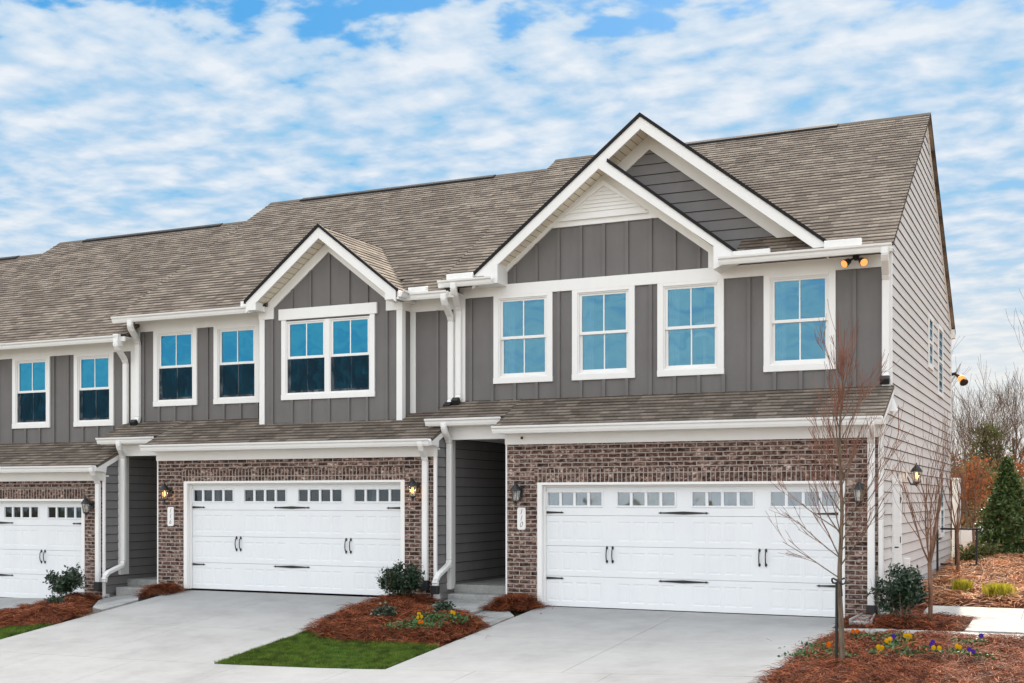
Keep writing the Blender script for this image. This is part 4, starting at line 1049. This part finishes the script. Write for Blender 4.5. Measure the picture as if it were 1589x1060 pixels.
def samp(poly, n_):
    P = np.array(poly); x0, y0 = P.min(0); x1, y1 = P.max(0); X = []; Y = []
    while sum(map(len, X)) < n_:
        x = rng.uniform(x0, x1, n_*2); y = rng.uniform(y0, y1, n_*2); k = inpoly(x, y, poly); X.append(x[k]); Y.append(y[k])
    return np.concatenate(X)[:n_], np.concatenate(Y)[:n_]
def moundh(x, y, poly, h, w, seed):
    d = dist_edge(x, y, poly); s_ = np.clip(d/w, 0, 1); s_ = s_*s_*(3-2*s_)
    return h*s_*(1+.35*vnoise(x, y, 2.2, seed)) + .035*s_*vnoise(x, y, 7, seed+3)
def bed(poly, n_, h=.12, w=.25, seed=1, L=(.10, .22), width=.006, mat=straw, base=strawbase, label='', spill=.06):
    P = np.array(poly); x0, y0 = P.min(0)-.1; x1, y1 = P.max(0)+.1; st = .07 if (x1-x0) < 6 else .16
    X = np.arange(x0, x1, st); Y = np.arange(y0, y1, st); gx, gy = np.meshgrid(X, Y); fx, fy = gx.ravel(), gy.ravel()
    ins = inpoly(fx, fy, poly); z = gzv(fx, fy)+.0
    hh = moundh(fx, fy, poly, h, w, seed)
    z = np.where(ins, z+.0+hh, z-.06); V = np.stack([fx, fy, z], 1)
    nx = len(X); F = []
    for j in range(len(Y)-1):
        for i in range(nx-1):
            q = (j*nx+i, j*nx+i+1, (j+1)*nx+i+1, (j+1)*nx+i)
            if ins[list(q)].all(): F.append(q)
    used = np.unique(np.array(F)); rm = -np.ones(len(V), int); rm[used] = np.arange(len(used))
    o = npmesh('mulch_bed', V[used], rm[np.array(F)], base); tag(o, kind='structure')
    x, y = samp(poly, n_)
    keep = vnoise(x, y, 3.0, seed+9) + rng.uniform(-.2, .6, n_) > -.1
    x, y = x[keep], y[keep]; n2 = len(x)
    ang = vnoise(x, y, 2.3, seed+5)*7 + rng.normal(0, .75, n2); l = rng.uniform(*L, n2); bend = rng.normal(0, .5, n2)
    z0 = gzv(x, y)+moundh(x, y, poly, h, w, seed)+rng.uniform(-.005, .035, n2)
    x += rng.normal(0, spill*.4, n2); y += rng.normal(0, spill*.4, n2)
    far_ = rng.uniform(0, 1, n2) < .012; x = np.where(far_, x+rng.normal(0, .28, n2), x); y = np.where(far_, y+rng.normal(0, .28, n2), y); z0 = np.where(far_ & ~inpoly(x, y, poly), gzv(x, y)+.008, z0)
    tilt = rng.normal(.02, .13, n2)
    dx_, dy_ = np.cos(ang), np.sin(ang); dx2, dy2 = np.cos(ang+bend), np.sin(ang+bend)
    p0 = np.stack([x, y, z0], 1); p1 = p0+np.stack([dx_*l*.5, dy_*l*.5, l*(np.abs(tilt)*.6+.02)+.012], 1); p2 = p1+np.stack([dx2*l*.5, dy2*l*.5, -l*.5*np.abs(tilt)-.008+rng.normal(0, .012, n2)], 1)
    wv_ = np.stack([-dy_, dx_, rng.normal(0, .6, n2)], 1); wv_ /= np.linalg.norm(wv_, axis=1)[:, None]; wv_ *= width/2
    V = np.concatenate([p0-wv_, p0+wv_, p1+wv_, p1-wv_, p2+wv_*.4, p2-wv_*.4]); i = np.arange(n2)
    F = np.concatenate([np.stack([i, i+n2, i+2*n2, i+3*n2], 1), np.stack([i+3*n2, i+2*n2, i+4*n2, i+5*n2], 1)])
    o = npmesh('pine_straw', V, F, mat); tag(o, label, 'pine straw', kind='stuff'); return o
def grass(poly, n_, label, h=(.025, .055), mat=grassm, name='lawn_grass'):
    m = MB(); P = np.array(poly)
    X = np.arange(P[:, 0].min(), P[:, 0].max()+.2, .2)
    m.prism([(x, y, gz(x, y)-.06) for x, y in poly], [(x, y, gz(x, y)+.0) for x, y in poly]); tag(m.build('lawn_soil', turfm), kind='structure')
    x, y = samp(poly, n_); a = rng.uniform(0, 6.283, n_); b = rng.uniform(0, 6.283, n_); l = rng.uniform(*h, n_)*(1+.35*vnoise(x, y, 4, 3)); ln = rng.uniform(.1, .8, n_)*l; w = .0045
    z = gzv(x, y)-.003
    V = np.concatenate([np.stack([x-w*np.cos(a), y-w*np.sin(a), z], 1), np.stack([x+w*np.cos(a), y+w*np.sin(a), z], 1), np.stack([x+ln*np.cos(b), y+ln*np.sin(b), z+l], 1)])
    i = np.arange(n_); o = npmesh(name, V, np.stack([i, i+n_, i+2*n_], 1), mat); return tag(o, label, 'grass', kind='stuff')
def leafmesh(P, size, mat, name, parent, up=.3, aspect=.5):
    n_ = len(P); a = rng.normal(size=(n_, 3)); a[:, 2] += up; a /= np.linalg.norm(a, axis=1)[:, None]
    b = np.cross(a, rng.normal(size=(n_, 3))); b /= np.linalg.norm(b, axis=1)[:, None]; s_ = rng.uniform(.6, 1.25, n_)[:, None]*size
    c = np.cross(a, b)
    V = np.concatenate([P-b*s_, P+c*s_*aspect+a*s_*.12, P+b*s_, P-c*s_*aspect+a*s_*.12]); i = np.arange(n_)
    return npmesh(name, V, np.stack([i, i+n_, i+2*n_, i+3*n_], 1), mat, parent)
def branches(p, d, L, r, depth, out, rnd, kids=(3, 4), spread=.55, curve=.12, shrink=.62, up=.08, seg=3, minr=.002):
    p = Vector(p); d = Vector(d).normalized(); pts = [p.copy()]; rad = [r]
    for i in range(seg):
        d = (d+Vector((rnd.gauss(0, curve), rnd.gauss(0, curve), rnd.gauss(0, curve)+up))).normalized(); p = p+d*L/seg; pts.append(p.copy()); rad.append(max(minr, r*(1-(i+1)/seg*.55)))
    out.append((pts, rad, depth))
    if depth == 0: return
    for _ in range(rnd.randint(*kids)):
        t = rnd.uniform(.25, 1.0); q = int(t*seg); q = min(q, seg-1); fr = t*seg-q; b = pts[q].lerp(pts[q+1], fr); rr = rad[q]*(1-fr)+rad[q+1]*fr
        ax = d.orthogonal().normalized(); ax.rotate(Matrix.Rotation(rnd.uniform(0, 6.283), 3, d)); nd = (d+ax*spread*rnd.uniform(.6, 1.4)).normalized()
        branches(b, nd, L*shrink*rnd.uniform(.75, 1.2), rr*.62, depth-1, out, rnd, kids, spread, curve, shrink, up, seg, minr)
def branchmesh(out, name, mat, parent, sel=None, k=None):
    m = MB()
    for pts, rad, dp in out:
        if sel is not None and not sel(dp): continue
        m.tube(pts, list(rad), k or (8 if rad[0] > .03 else (5 if rad[0] > .01 else 3)), cap=False)
    return m.build(name, mat, parent, smooth=True)

# ------------------------------------------------------------------ beds and lawns
bedA = [(-11.05, -.1), (-10.2, -.1), (-10.05, -.15), (-10.08, -.85), (-9.3, -1.3), (-8.75, -1.35), (-8.3, -2.05), (-8.24, -2.6), (-8.26, -3.6), (-9.0, -3.45), (-9.8, -3.5), (-10.5, -3.3), (-10.98, -2.9), (-11.15, -1.6)]
bed(bedA, 22000, h=.16, w=.35, seed=2, label='rust red pine straw bed between the middle and right driveways')
bed([(-8.98, -.62), (-8.62, -.70), (-8.28, -.48), (-8.17, -.02), (-8.83, -.02), (-8.98, -.1)], 3200, h=.16, w=.18, seed=5, label='small pine straw mound at the foot of the brick pier with sign 110')
bedB = [(-18.45, -.1), (-17.65, -.1), (-17.6, -.55), (-16.75, -1.75), (-15.93, -2.35), (-15.93, -3.3), (-16.9, -3.2), (-17.9, -3.1), (-18.46, -2.6)]
bed(bedB, 13000, h=.18, w=.35, seed=7, label='rust red pine straw bed between the left and middle driveways')
bed([(-16.45, -.60), (-16.1, -.72), (-15.72, -.42), (-15.74, -.02), (-16.4, -.02)], 2400, h=.15, w=.15, seed=8, label='small pine straw mound at the foot of the brick pier with sign 116')
grass([(-11.0, -5.12), (-8.24, -5.12), (-8.24, -3.52), (-9.0, -3.35), (-9.8, -3.4), (-10.5, -3.2), (-10.98, -2.8)], 60000, 'bright green lawn patch between the middle and right driveways')
grass([(-18.48, -5.12), (-15.92, -5.12), (-15.92, -3.25), (-16.9, -3.12), (-17.9, -3.0), (-18.48, -2.55)], 45000, 'green lawn corner at the left edge between two driveways')
# right-hand beds
bed([(-3.14, -2.12), (3.0, -2.12), (3.2, -7.2), (-3.05, -7.2), (-3.12, -5.6), (-3.14, -3.6)], 42000, h=.09, w=.3, seed=11, mat=straw, label='rust pine straw bed round the young tree in the right foreground')
bed([(-2.58, -1.10), (-1.40, -1.10), (-1.40, .40), (-2.15, .45), (-2.15, 1.6), (-2.56, 1.7), (-2.56, .2), (-3.1, -.05), (-3.1, -1.05)], 7000, h=.06, w=.2, seed=12, label='dark pine straw round the corner shrub beside the side wall')
bed([(-2.56, 1.85), (1.3, 1.85), (3.0, 4), (3.0, 18), (-2.5, 18), (-2.5, 12)], 46000, h=.10, w=.4, seed=13, L=(.16, .34), width=.011, mat=strawlit, label='sunlit-coloured pine straw bank running back along the side wall')
grass([(-.6, 9), (3, 7), (3, 17), (.2, 17)], 9000, 'patch of straw coloured winter lawn right of the conical evergreen', h=(.04, .1), mat=yellowgrass, name='winter_grass')

# ------------------------------------------------------------------ shrubs
def shrub(loc, r, h, n_, label, seed, mat=darkleaf, size=.036, stems=7, name='evergreen_shrub', group='dark evergreen shrubs by the garages'):
    x, y, z = loc; e = empty(name, loc, label, 'shrub', group); rnd = random.Random(seed); out = []
    for i in range(stems):
        a = 6.283*i/stems+rnd.uniform(-.3, .3); branches((x+.03*math.cos(a), y+.03*math.sin(a), z-.03), (math.cos(a)*.5, math.sin(a)*.5, 1), h*.62, .012, 2, out, rnd, (3, 4), .7, .12, .6, .05)
    branchmesh(out, 'stems', bark, e)
    tips = np.array([p for pts, rad, d in out for p in pts[1:] if d < 2])
    # keep the tips inside an uneven ellipsoid
    c = np.array([x, y, z+h*.52]); q = (tips-c)/np.array([r, r, h*.52]); tips = c+q/np.maximum(1, np.linalg.norm(q, axis=1)/rng.uniform(.8, 1.08, len(q)))[:, None]*np.array([r, r, h*.52])
    idx = rng.integers(0, len(tips), n_); P = tips[idx]+rng.normal(0, .045, (n_, 3)); P[:, 2] = np.maximum(P[:, 2], z+.06)
    leafmesh(P, size, mat, 'foliage', e, .4)
    return e
shrub((-10.56, -.62, gz(-10.56, -.62)+.09), .32, .72, 2800, 'dark leafy shrub in front of the middle garage door right edge', 3)
shrub((-18.04, -.80, gz(-18.04, -.80)+.10), .35, .72, 2800, 'dark leafy shrub with pale tips beside the leftmost garage door', 4)
shrub((-2.26, -.50, .02), .34, .84, 3600, 'dark glossy shrub at the right corner below the side door', 5)
shrub((-9.85, -2.35, gz(-9.85, -2.35)+.17), .20, .18, 600, 'low dark evergreen tuft in the straw bed beside the middle driveway', 6, stems=5, size=.03, group='low evergreen tufts in the straw beds')
shrub((-9.15, -1.75, gz(-9.15, -1.75)+.15), .28, .18, 700, 'low dark evergreen tuft behind the pansies near the flagstone walk', 7, stems=5, size=.03, group='low evergreen tufts in the straw beds')
shrub((-17.1, -2.0, gz(-17.1, -2.0)+.19), .20, .18, 420, 'low dark evergreen tuft on the left straw bed near its walk', 8, stems=5, size=.03, group='low evergreen tufts in the straw beds')
shrub((-18.1, -3.15, gz(-18.1, -3.15)+.02), .20, .28, 520, 'small dark evergreen tuft at the left photo edge by the driveway', 9, stems=5, size=.03, group='low evergreen tufts in the straw beds')
shrub((-.2, -2.5, -.05), .55, .14, 700, 'dark ground hugging juniper at the right edge in the front bed', 10, stems=6, size=.03, group='low evergreen tufts in the straw beds')
shrub((-2.05, 8.6, .42), .35, .45, 800, 'light green low shrub behind the black handrail', 15, mat=pineleaf, size=.04, stems=6, group='low shrubs behind the handrail')
shrub((-1.75, 9.6, .45), .40, .42, 800, 'light green low shrub in front of the conical evergreen', 16, mat=pineleaf, size=.04, stems=6, group='low shrubs behind the handrail')
def sedge(loc, r, h, n_, label, mat=yellowgrass):
    x, y, z = loc; a = rng.uniform(0, 6.283, n_); l = rng.uniform(.6, 1, n_); ln = r*rng.uniform(.4, 1, n_); w = .007; bx_ = x+rng.normal(0, r*.25, n_); by_ = y+rng.normal(0, r*.25, n_)
    p0 = np.stack([bx_, by_, np.full(n_, z)], 1); p1 = p0+np.stack([ln*.5*np.cos(a), ln*.5*np.sin(a), h*l], 1); p2 = p0+np.stack([ln*np.cos(a), ln*np.sin(a), h*l*.6], 1); wv_ = np.stack([-np.sin(a), np.cos(a), a*0], 1)*w
    V = np.concatenate([p0-wv_, p0+wv_, p1+wv_, p1-wv_, p2]); i = np.arange(n_)
    # quads + tip triangles written as degenerate-free quads
    F = np.concatenate([np.stack([i, i+n_, i+2*n_, i+3*n_], 1)]); m = npmesh('ornamental_grass', V, F, mat)
    return tag(m, label, 'ornamental grass', 'golden grass tufts')
sedge((-1.72, 3.0, .20), .24, .26, 460, 'left golden grass tuft on the sunlit straw behind the path')
sedge((-1.12, 2.55, .18), .30, .26, 560, 'right golden grass tuft on the sunlit straw behind the path')

# ------------------------------------------------------------------ pansies
def pansy(x, y, colr, label, h=.10, nl=40, nf=2, sz=.024):
    z = gz(x, y)+(.09 if x > -4 else .19); e = empty('pansy', (x, y, z), label, 'flower', 'pansies in the flower beds')
    P = np.stack([rng.normal(x, .05, nl), rng.normal(y, .05, nl), z+rng.uniform(0, .07, nl)], 1); leafmesh(P, .026, pansyleaf, 'leaves', e, 1.0, .6)
    for k in range(nf):
        cx, cy, cz = x+random.gauss(0, .03), y-.03+random.gauss(0, .02), z+.09+random.uniform(0, .03); m = MB()
        for j, (a, r_) in enumerate(((90, 1), (150, .95), (30, .95), (215, 1.0), (325, 1.0), (270, 1.15))):
            a = R(a+random.uniform(-8, 8)); px, pz = cx+sz*.55*math.cos(a), cz+sz*.55*math.sin(a); q = sz*.62*r_
            m.face([(px+q*math.cos(t), cy-.004*j-.01*math.sin(t), pz+q*math.sin(t)) for t in [2*math.pi*i/8 for i in range(8)]])
        m.tube([(cx, cy+.01, cz), (x, y, z)], .003, 4); m.build('petals', PM[colr], e)
pan = [(-2.52, -3.05, 'orange', 'orange pansy nearest the driveway behind the young tree'), (-2.62, -4.35, 'orange', 'orange pansy left of the young tree trunk'),
       (-2.35, -3.05, 'white', 'pale pansy just right of the rear orange one'), (-2.0, -3.6, 'violet', 'small violet pansy among the first yellow ones'),
       (-1.98, -3.9, 'yellow', 'largest yellow pansy cluster right of the trunk'), (-1.85, -3.4, 'yellow', 'yellow pansy behind the largest cluster'), (-2.05, -4.6, 'yellow', 'low yellow orange pansy in front of the largest cluster'),
       (-1.52, -4.0, 'violet', 'deep violet pansy in the middle of the front bed'), (-1.42, -4.4, 'yellow', 'bright yellow pansy in front of the deep violet one'), (-1.22, -4.2, 'yellow', 'yellow pansy beside the shadow edge of the bed'),
       (-1.06, -4.5, 'violet', 'violet pansy farthest front right in the bed'), (-1.02, -3.2, 'violet', 'lone violet pansy near the garden path'),
       (-9.15, -2.55, 'yellow', 'yellow pansy at the back left of the small flower patch'), (-8.95, -2.9, 'yellow', 'yellow pansy in the centre of the small flower patch'), (-8.62, -2.35, 'yellow', 'yellow pansy nearest the entry walk in the small flower patch'), (-8.75, -3.2, 'orange', 'orange pansy at the lawn side of the small flower patch')]
for x_, y_, c_, l_ in pan: pansy(x_, y_, c_, l_, nf=3 if 'largest' in l_ else 2, nl=46 if x_ > -4 else 24)
P = []
for cx, cy, s_ in ((-2.75, -3.9, .16), (-2.7, -4.7, .18), (-2.45, -4.9, .14), (-2.2, -3.3, .14), (-1.9, -4.1, .12), (-1.65, -4.5, .14), (-1.0, -4.55, .16), (-2.0, -3.1, .12), (-1.2, -3.3, .08), (-8.85, -2.6, .2), (-8.7, -3.0, .18), (-9.1, -3.1, .16), (-8.5, -2.5, .12), (-8.95, -2.3, .15)):
    n_ = 130 if cx > -4 else 150; P.append(np.stack([rng.normal(cx, s_, n_), rng.normal(cy, s_, n_), gz(cx, cy)+(.09 if cx > -4 else .18)+rng.uniform(0, .08, n_)], 1))
tag(leafmesh(np.concatenate(P), .027, pansyleaf, 'flower_bed_foliage', None, 1.0, .6), 'low green pansy foliage spread through the flower beds', 'foliage', kind='stuff')

# ------------------------------------------------------------------ young tree in front of the near garage
def young_tree():
    x, y = -2.30, -5.45; z = gz(x, y)+.03; rnd = random.Random(21)
    e = empty('young_tree', (x, y, z), 'young bare tree with reddish twigs standing in front of the right garage door corner', 'tree')
    m = MB(); pts = [Vector((x+.012*math.sin(i*1.3), y+.01*math.cos(i), z-.1+i*.30)) for i in range(12)]; rad = [.034-.0024*i for i in range(12)]; m.tube(pts, rad, 10); m.build('trunk', bark, e, smooth=True)
    out = []
    for k in range(30):
        h = 1.12+2.15*(k/30)**.9; a = k*2.399+rnd.uniform(-.4, .4); i = min(int((h+.1)/.30), 10); p = pts[i].lerp(pts[i+1], ((h+.1)/.30) % 1)
        lean = .66-.36*(h-1.2)/2.2; L = (.98-.26*(h-1.2)) * rnd.uniform(.6, 1.05); L = max(L, .30)
        branches(p, (math.cos(a)*lean, math.sin(a)*lean, .72), L, .0080*(1.15-.22*(h-1.2)), 2, out, rnd, (3, 5), .36, .07, .58, .12, 4, .0024)
    for (hz_, dxx, LL) in ((1.0, -.95, .72), (1.22, -.9, .62), (1.5, -.8, .6), (1.3, .7, .4)):
        i = int((hz_+.1)/.30); branches(pts[i].lerp(pts[i+1], ((hz_+.1)/.30) % 1), (dxx, .25*dxx, .62), LL, .008, 2, out, rnd, (3, 4), .34, .06, .5, .03, 4, .0024)
    branchmesh(out, 'branches', bark, e, lambda d: d == 2, 5); branchmesh(out, 'twigs', redtwig, e, lambda d: d < 2, 4)
    # leader shoots
    out = []
    for k in range(5): branches(pts[-1]-Vector((0, 0, .1*k)), (rnd.uniform(-.35, .35), rnd.uniform(-.3, .3), 1), .62, .008, 1, out, rnd, (2, 3), .3, .05, .6, .1, 4, .0022)
    branchmesh(out, 'leader_shoots', redtwig, e, None, 4)
    m = MB(); m.tube([(x-.046, y-.01, z-.15), (x-.040, y-.01, z+.96)], .016, 8); m.build('stake', MATS['black_pipe_plastic'], e)
    m = MB(); c = Vector((x-.02, y+.005, z+.97)); ring = [c+Vector((.075*math.cos(t), .06*math.sin(t), .03*math.sin(t*2))) for t in [2*math.pi*i/14 for i in range(15)]]
    m.tube(ring, .011, 6); m.tube([c+Vector((.03, -.06, 0)), c+Vector((.045, -.065, -.16))], .009, 5); m.build('tie_strap', black, e)
young_tree()
def crape(loc, h, seed, label, n=7, spread=.32):
    x, y, z = loc; rnd = random.Random(seed); e = empty('crape_myrtle', loc, label, 'tree', 'leafless crape myrtles along the side wall')
    out = []; fork = h*.32
    m = MB(); pts = [Vector((x, y, z-.1)), Vector((x+.01, y, z+fork*.5)), Vector((x-.01, y, z+fork))]; m.tube(pts, [.033, .030, .028], 8); m.build('trunk', crapebark, e, smooth=True)
    for k in range(n):
        a = 6.283*k/n+rnd.uniform(-.4, .4); s_ = spread*rnd.uniform(.7, 1.3); branches((x, y, z+fork-.03), (math.cos(a)*s_*1.05, math.sin(a)*s_*1.05, 1), h*.46, .015, 2, out, rnd, (3, 4), .35, .10, .6, .16, 5, .0025)
    branchmesh(out, 'branches', crapebark, e, lambda d: d == 2, 6); branchmesh(out, 'twigs', crapebark, e, lambda d: d < 2, 4)
crape((-1.88, -.5, .02), 2.75, 31, 'nearest crape myrtle, bare fan of stems rising beside the corner shrub')
crape((-2.05, 6.2, .30), 2.7, 32, 'second crape myrtle, bare and rust brown in front of the rear white post', n=6)
crape((-1.98, 9.3, .42), 2.8, 33, 'third crape myrtle, bare and farthest back beside the conical evergreen', n=5)

# conical evergreen
def cone(loc, h, r, n_, label, seed=1):
    x, y, z = loc; e = empty('conical_evergreen', loc, label, 'tree'); m = MB(); m.tube([(x, y, z-.1), (x, y, z+h*.5), (x, y, z+h*.95)], [.06, .04, .01], 8); m.build('trunk', bark, e)
    t = rng.uniform(0, 1, n_)**.75; t = 1-t; a = rng.uniform(0, 6.283, n_); lump = 1+.20*np.sin(a*3+t*13)+.18*np.sin(a*5-t*29)+.10*np.sin(t*41+a)
    rr = r*np.where(t < .16, .80+1.25*t, ((1-t)/.84)**.85)*lump; rr = np.maximum(rr, .03); q = np.sqrt(rng.uniform(.25, 1.1, n_)); P = np.stack([x+rr*q*np.cos(a), y+rr*q*np.sin(a), z+.06+t*h], 1)+rng.normal(0, .04, (n_, 3))
    leafmesh(P, .055, coneleaf, 'crown', e, .5, .45); return e
cone((-1.36, 10.8, .47), 2.2, .64, 9000, 'dense conical holly evergreen on the straw bank at the right edge')

# ------------------------------------------------------------------ trees behind the garden
def bare_tree(seed, h, r, name='bare_tree', depth=4, spread=.5, kids=(4, 5)):
    rnd = random.Random(seed); out = []; e = bpy.data.objects.new(name, None); COL.objects.link(e)
    branches((0, 0, 0), (0, 0, 1), h*.48, r, depth, out, rnd, kids, spread, .05, .66, .10, 4, .007)
    branchmesh(out, 'trunk', farbark, e, lambda d: d >= depth-1, 6); branchmesh(out, 'twigs', farbark, e, lambda d: d < depth-1, 3)
    return e
def copy_tree(src, loc, rz, s_):
    r_ = src.copy(); COL.objects.link(r_); r_.location = loc; r_.rotation_euler = (0, 0, rz); r_.scale = (s_, s_, s_)
    for ch in src.children: c = ch.copy(); COL.objects.link(c); c.parent = r_; c.matrix_parent_inverse = Matrix.Identity(4)
    return r_
protos = [bare_tree(41, 11, .13), bare_tree(42, 12, .12, spread=.4), bare_tree(43, 10, .12, spread=.62)]
spots = [(-4.6, 36, .62, 'bare tree with thick low fork just right of the house corner'), (-6.8, 44, .85, 'slender bare tree rising behind the rear eave'), (-3.6, 47, .80, 'bare tree in the middle of the wood gap'),
         (-2.6, 46, .88, 'tall dark bare tree second from the right photo edge'), (-1.3, 44, .98, 'tallest dark bare tree at the right photo edge'), (-5.5, 58, .9, 'pale far bare tree over the pine tops'),
         (-.2, 50, 1.0, 'far bare tree half out of frame at the right edge'), (-8.5, 52, 1.0, 'bare tree mostly hidden behind the house corner'), (1.8, 42, 1.0, 'bare tree past the right edge of the view'), (-4.6, 70, 1.1, 'farthest thin bare tree above the woodland'),
         (5, 46, 1.1, 'broad bare tree far right of the wood'), (-12, 60, 1.2, 'bare tree standing behind the roof ridge')]
first = set()
for i, (x_, y_, s_, l_) in enumerate(spots):
    p = protos[i % 3]
    z_ = gz(x_, y_)-.2
    if i % 3 not in first: first.add(i % 3); p.location = (x_, y_, z_); p.scale = (s_, s_, s_); o_ = p
    else: o_ = copy_tree(p, (x_, y_, z_), i*1.7, s_)
    tag(o_, l_, 'tree', 'bare winter trees behind the garden')
lt = copy_tree(protos[1], (-53.5, 49, -2.2), .4, 1.62); tag(lt, 'faint bare tree standing behind the roofs at the far left', 'tree', 'bare winter trees behind the garden')
def pine(loc, h, r, n_, label, mat=pineleaf, low=.15):
    x, y, z = loc; e = empty('pine_tree', loc, label, 'tree', 'pines behind the garden'); m = MB(); m.tube([(x, y, z-.2), (x+.1, y, z+h*.5), (x, y, z+h*.90)], [.12, .08, .015], 7)
    K = 46; C = []
    for k in range(K):
        t = low+(1-low)*k/K; a = k*2.4; rr = r*(1.08-t)**.7*random.uniform(.55, 1.1); c = np.array([x+rr*math.cos(a), y+rr*math.sin(a), z+h*t+random.uniform(-.2, .2)]); C.append(c); m.tube([(x, y, c[2]-.25), tuple(c)], [.03, .012], 4, cap=False)
    m.build('trunk', farbark, e); C = np.array(C); i = rng.integers(0, K, n_); f_ = rng.uniform(.35, 1.05, n_)[:, None]; ctr = np.array([x, y, 0])
    P = C[i].copy(); P[:, :2] = ctr[:2]+(C[i][:, :2]-ctr[:2])*f_; P += rng.normal(0, [.30, .30, .15], (n_, 3)); leafmesh(P, .15, mat, 'crown', e, .6, .25)
for x_, y_, h_, r_, l_ in ((-5.6, 36, 4.0, 1.5, 'low green pine just right of the house corner'), (-3.5, 33, 3.3, 1.4, 'sunlit yellow green pine left of the conical evergreen'), (-4.0, 46, 5.6, 1.9, 'taller pine in the middle of the wood gap'), (-.3, 48, 5.4, 1.9, 'green pine at the right photo edge'), (-7.4, 52, 5.6, 2.0, 'pine crown close against the house corner'), (2.6, 42, 5.0, 1.9, 'pine past the right edge of the view')):
    pine((x_, y_, gz(x_, y_)-.1), h_, r_, 2800, l_)
# undergrowth: one mass
n_ = 52000
bx_ = rng.uniform(-14, 11, n_); by_ = rng.uniform(24, 60, n_); hgt = (1.2+.085*(by_-24))*(1+.35*vnoise(bx_, by_, .35, 4)); P = np.stack([bx_, by_, .55+rng.uniform(0, 1, n_)**1.2*hgt], 1)
tag(leafmesh(P, .14, woodleaf, 'woodland_undergrowth', None, .2, .30), 'brown leafless brush filling the wood behind the garden', 'undergrowth', kind='stuff')
def beech(loc, h, r, n_, label, seed):
    x, y, z = loc; e = empty('oak_sapling', loc, label, 'tree', 'rust leaved saplings at the wood edge'); rnd = random.Random(seed); out = []
    branches((x, y, z-.1), (0, 0, 1), h*.55, .04, 3, out, rnd, (4, 5), .6, .08, .62, .05, 3, .006); branchmesh(out, 'trunk', farbark, e)
    tips = np.array([p for pts, rad, d in out for p in pts[1:] if d < 2]); i = rng.integers(0, len(tips), n_); leafmesh(tips[i]+rng.normal(0, .12, (n_, 3)), .065, brownleaf, 'crown', e, .2, .5)
beech((-2.9, 21, .55), 2.9, 1, 700, 'orange leaved sapling left of the conical evergreen', 61); beech((-2.2, 24, .55), 2.6, 1, 700, 'rust leaved sapling behind the white fence', 62); beech((-3.9, 26, .55), 3.4, 1, 800, 'rust leaved sapling against the house corner', 63); beech((-1.3, 26, .55), 2.6, 1, 600, 'rust leaved sapling behind the conical evergreen', 64)
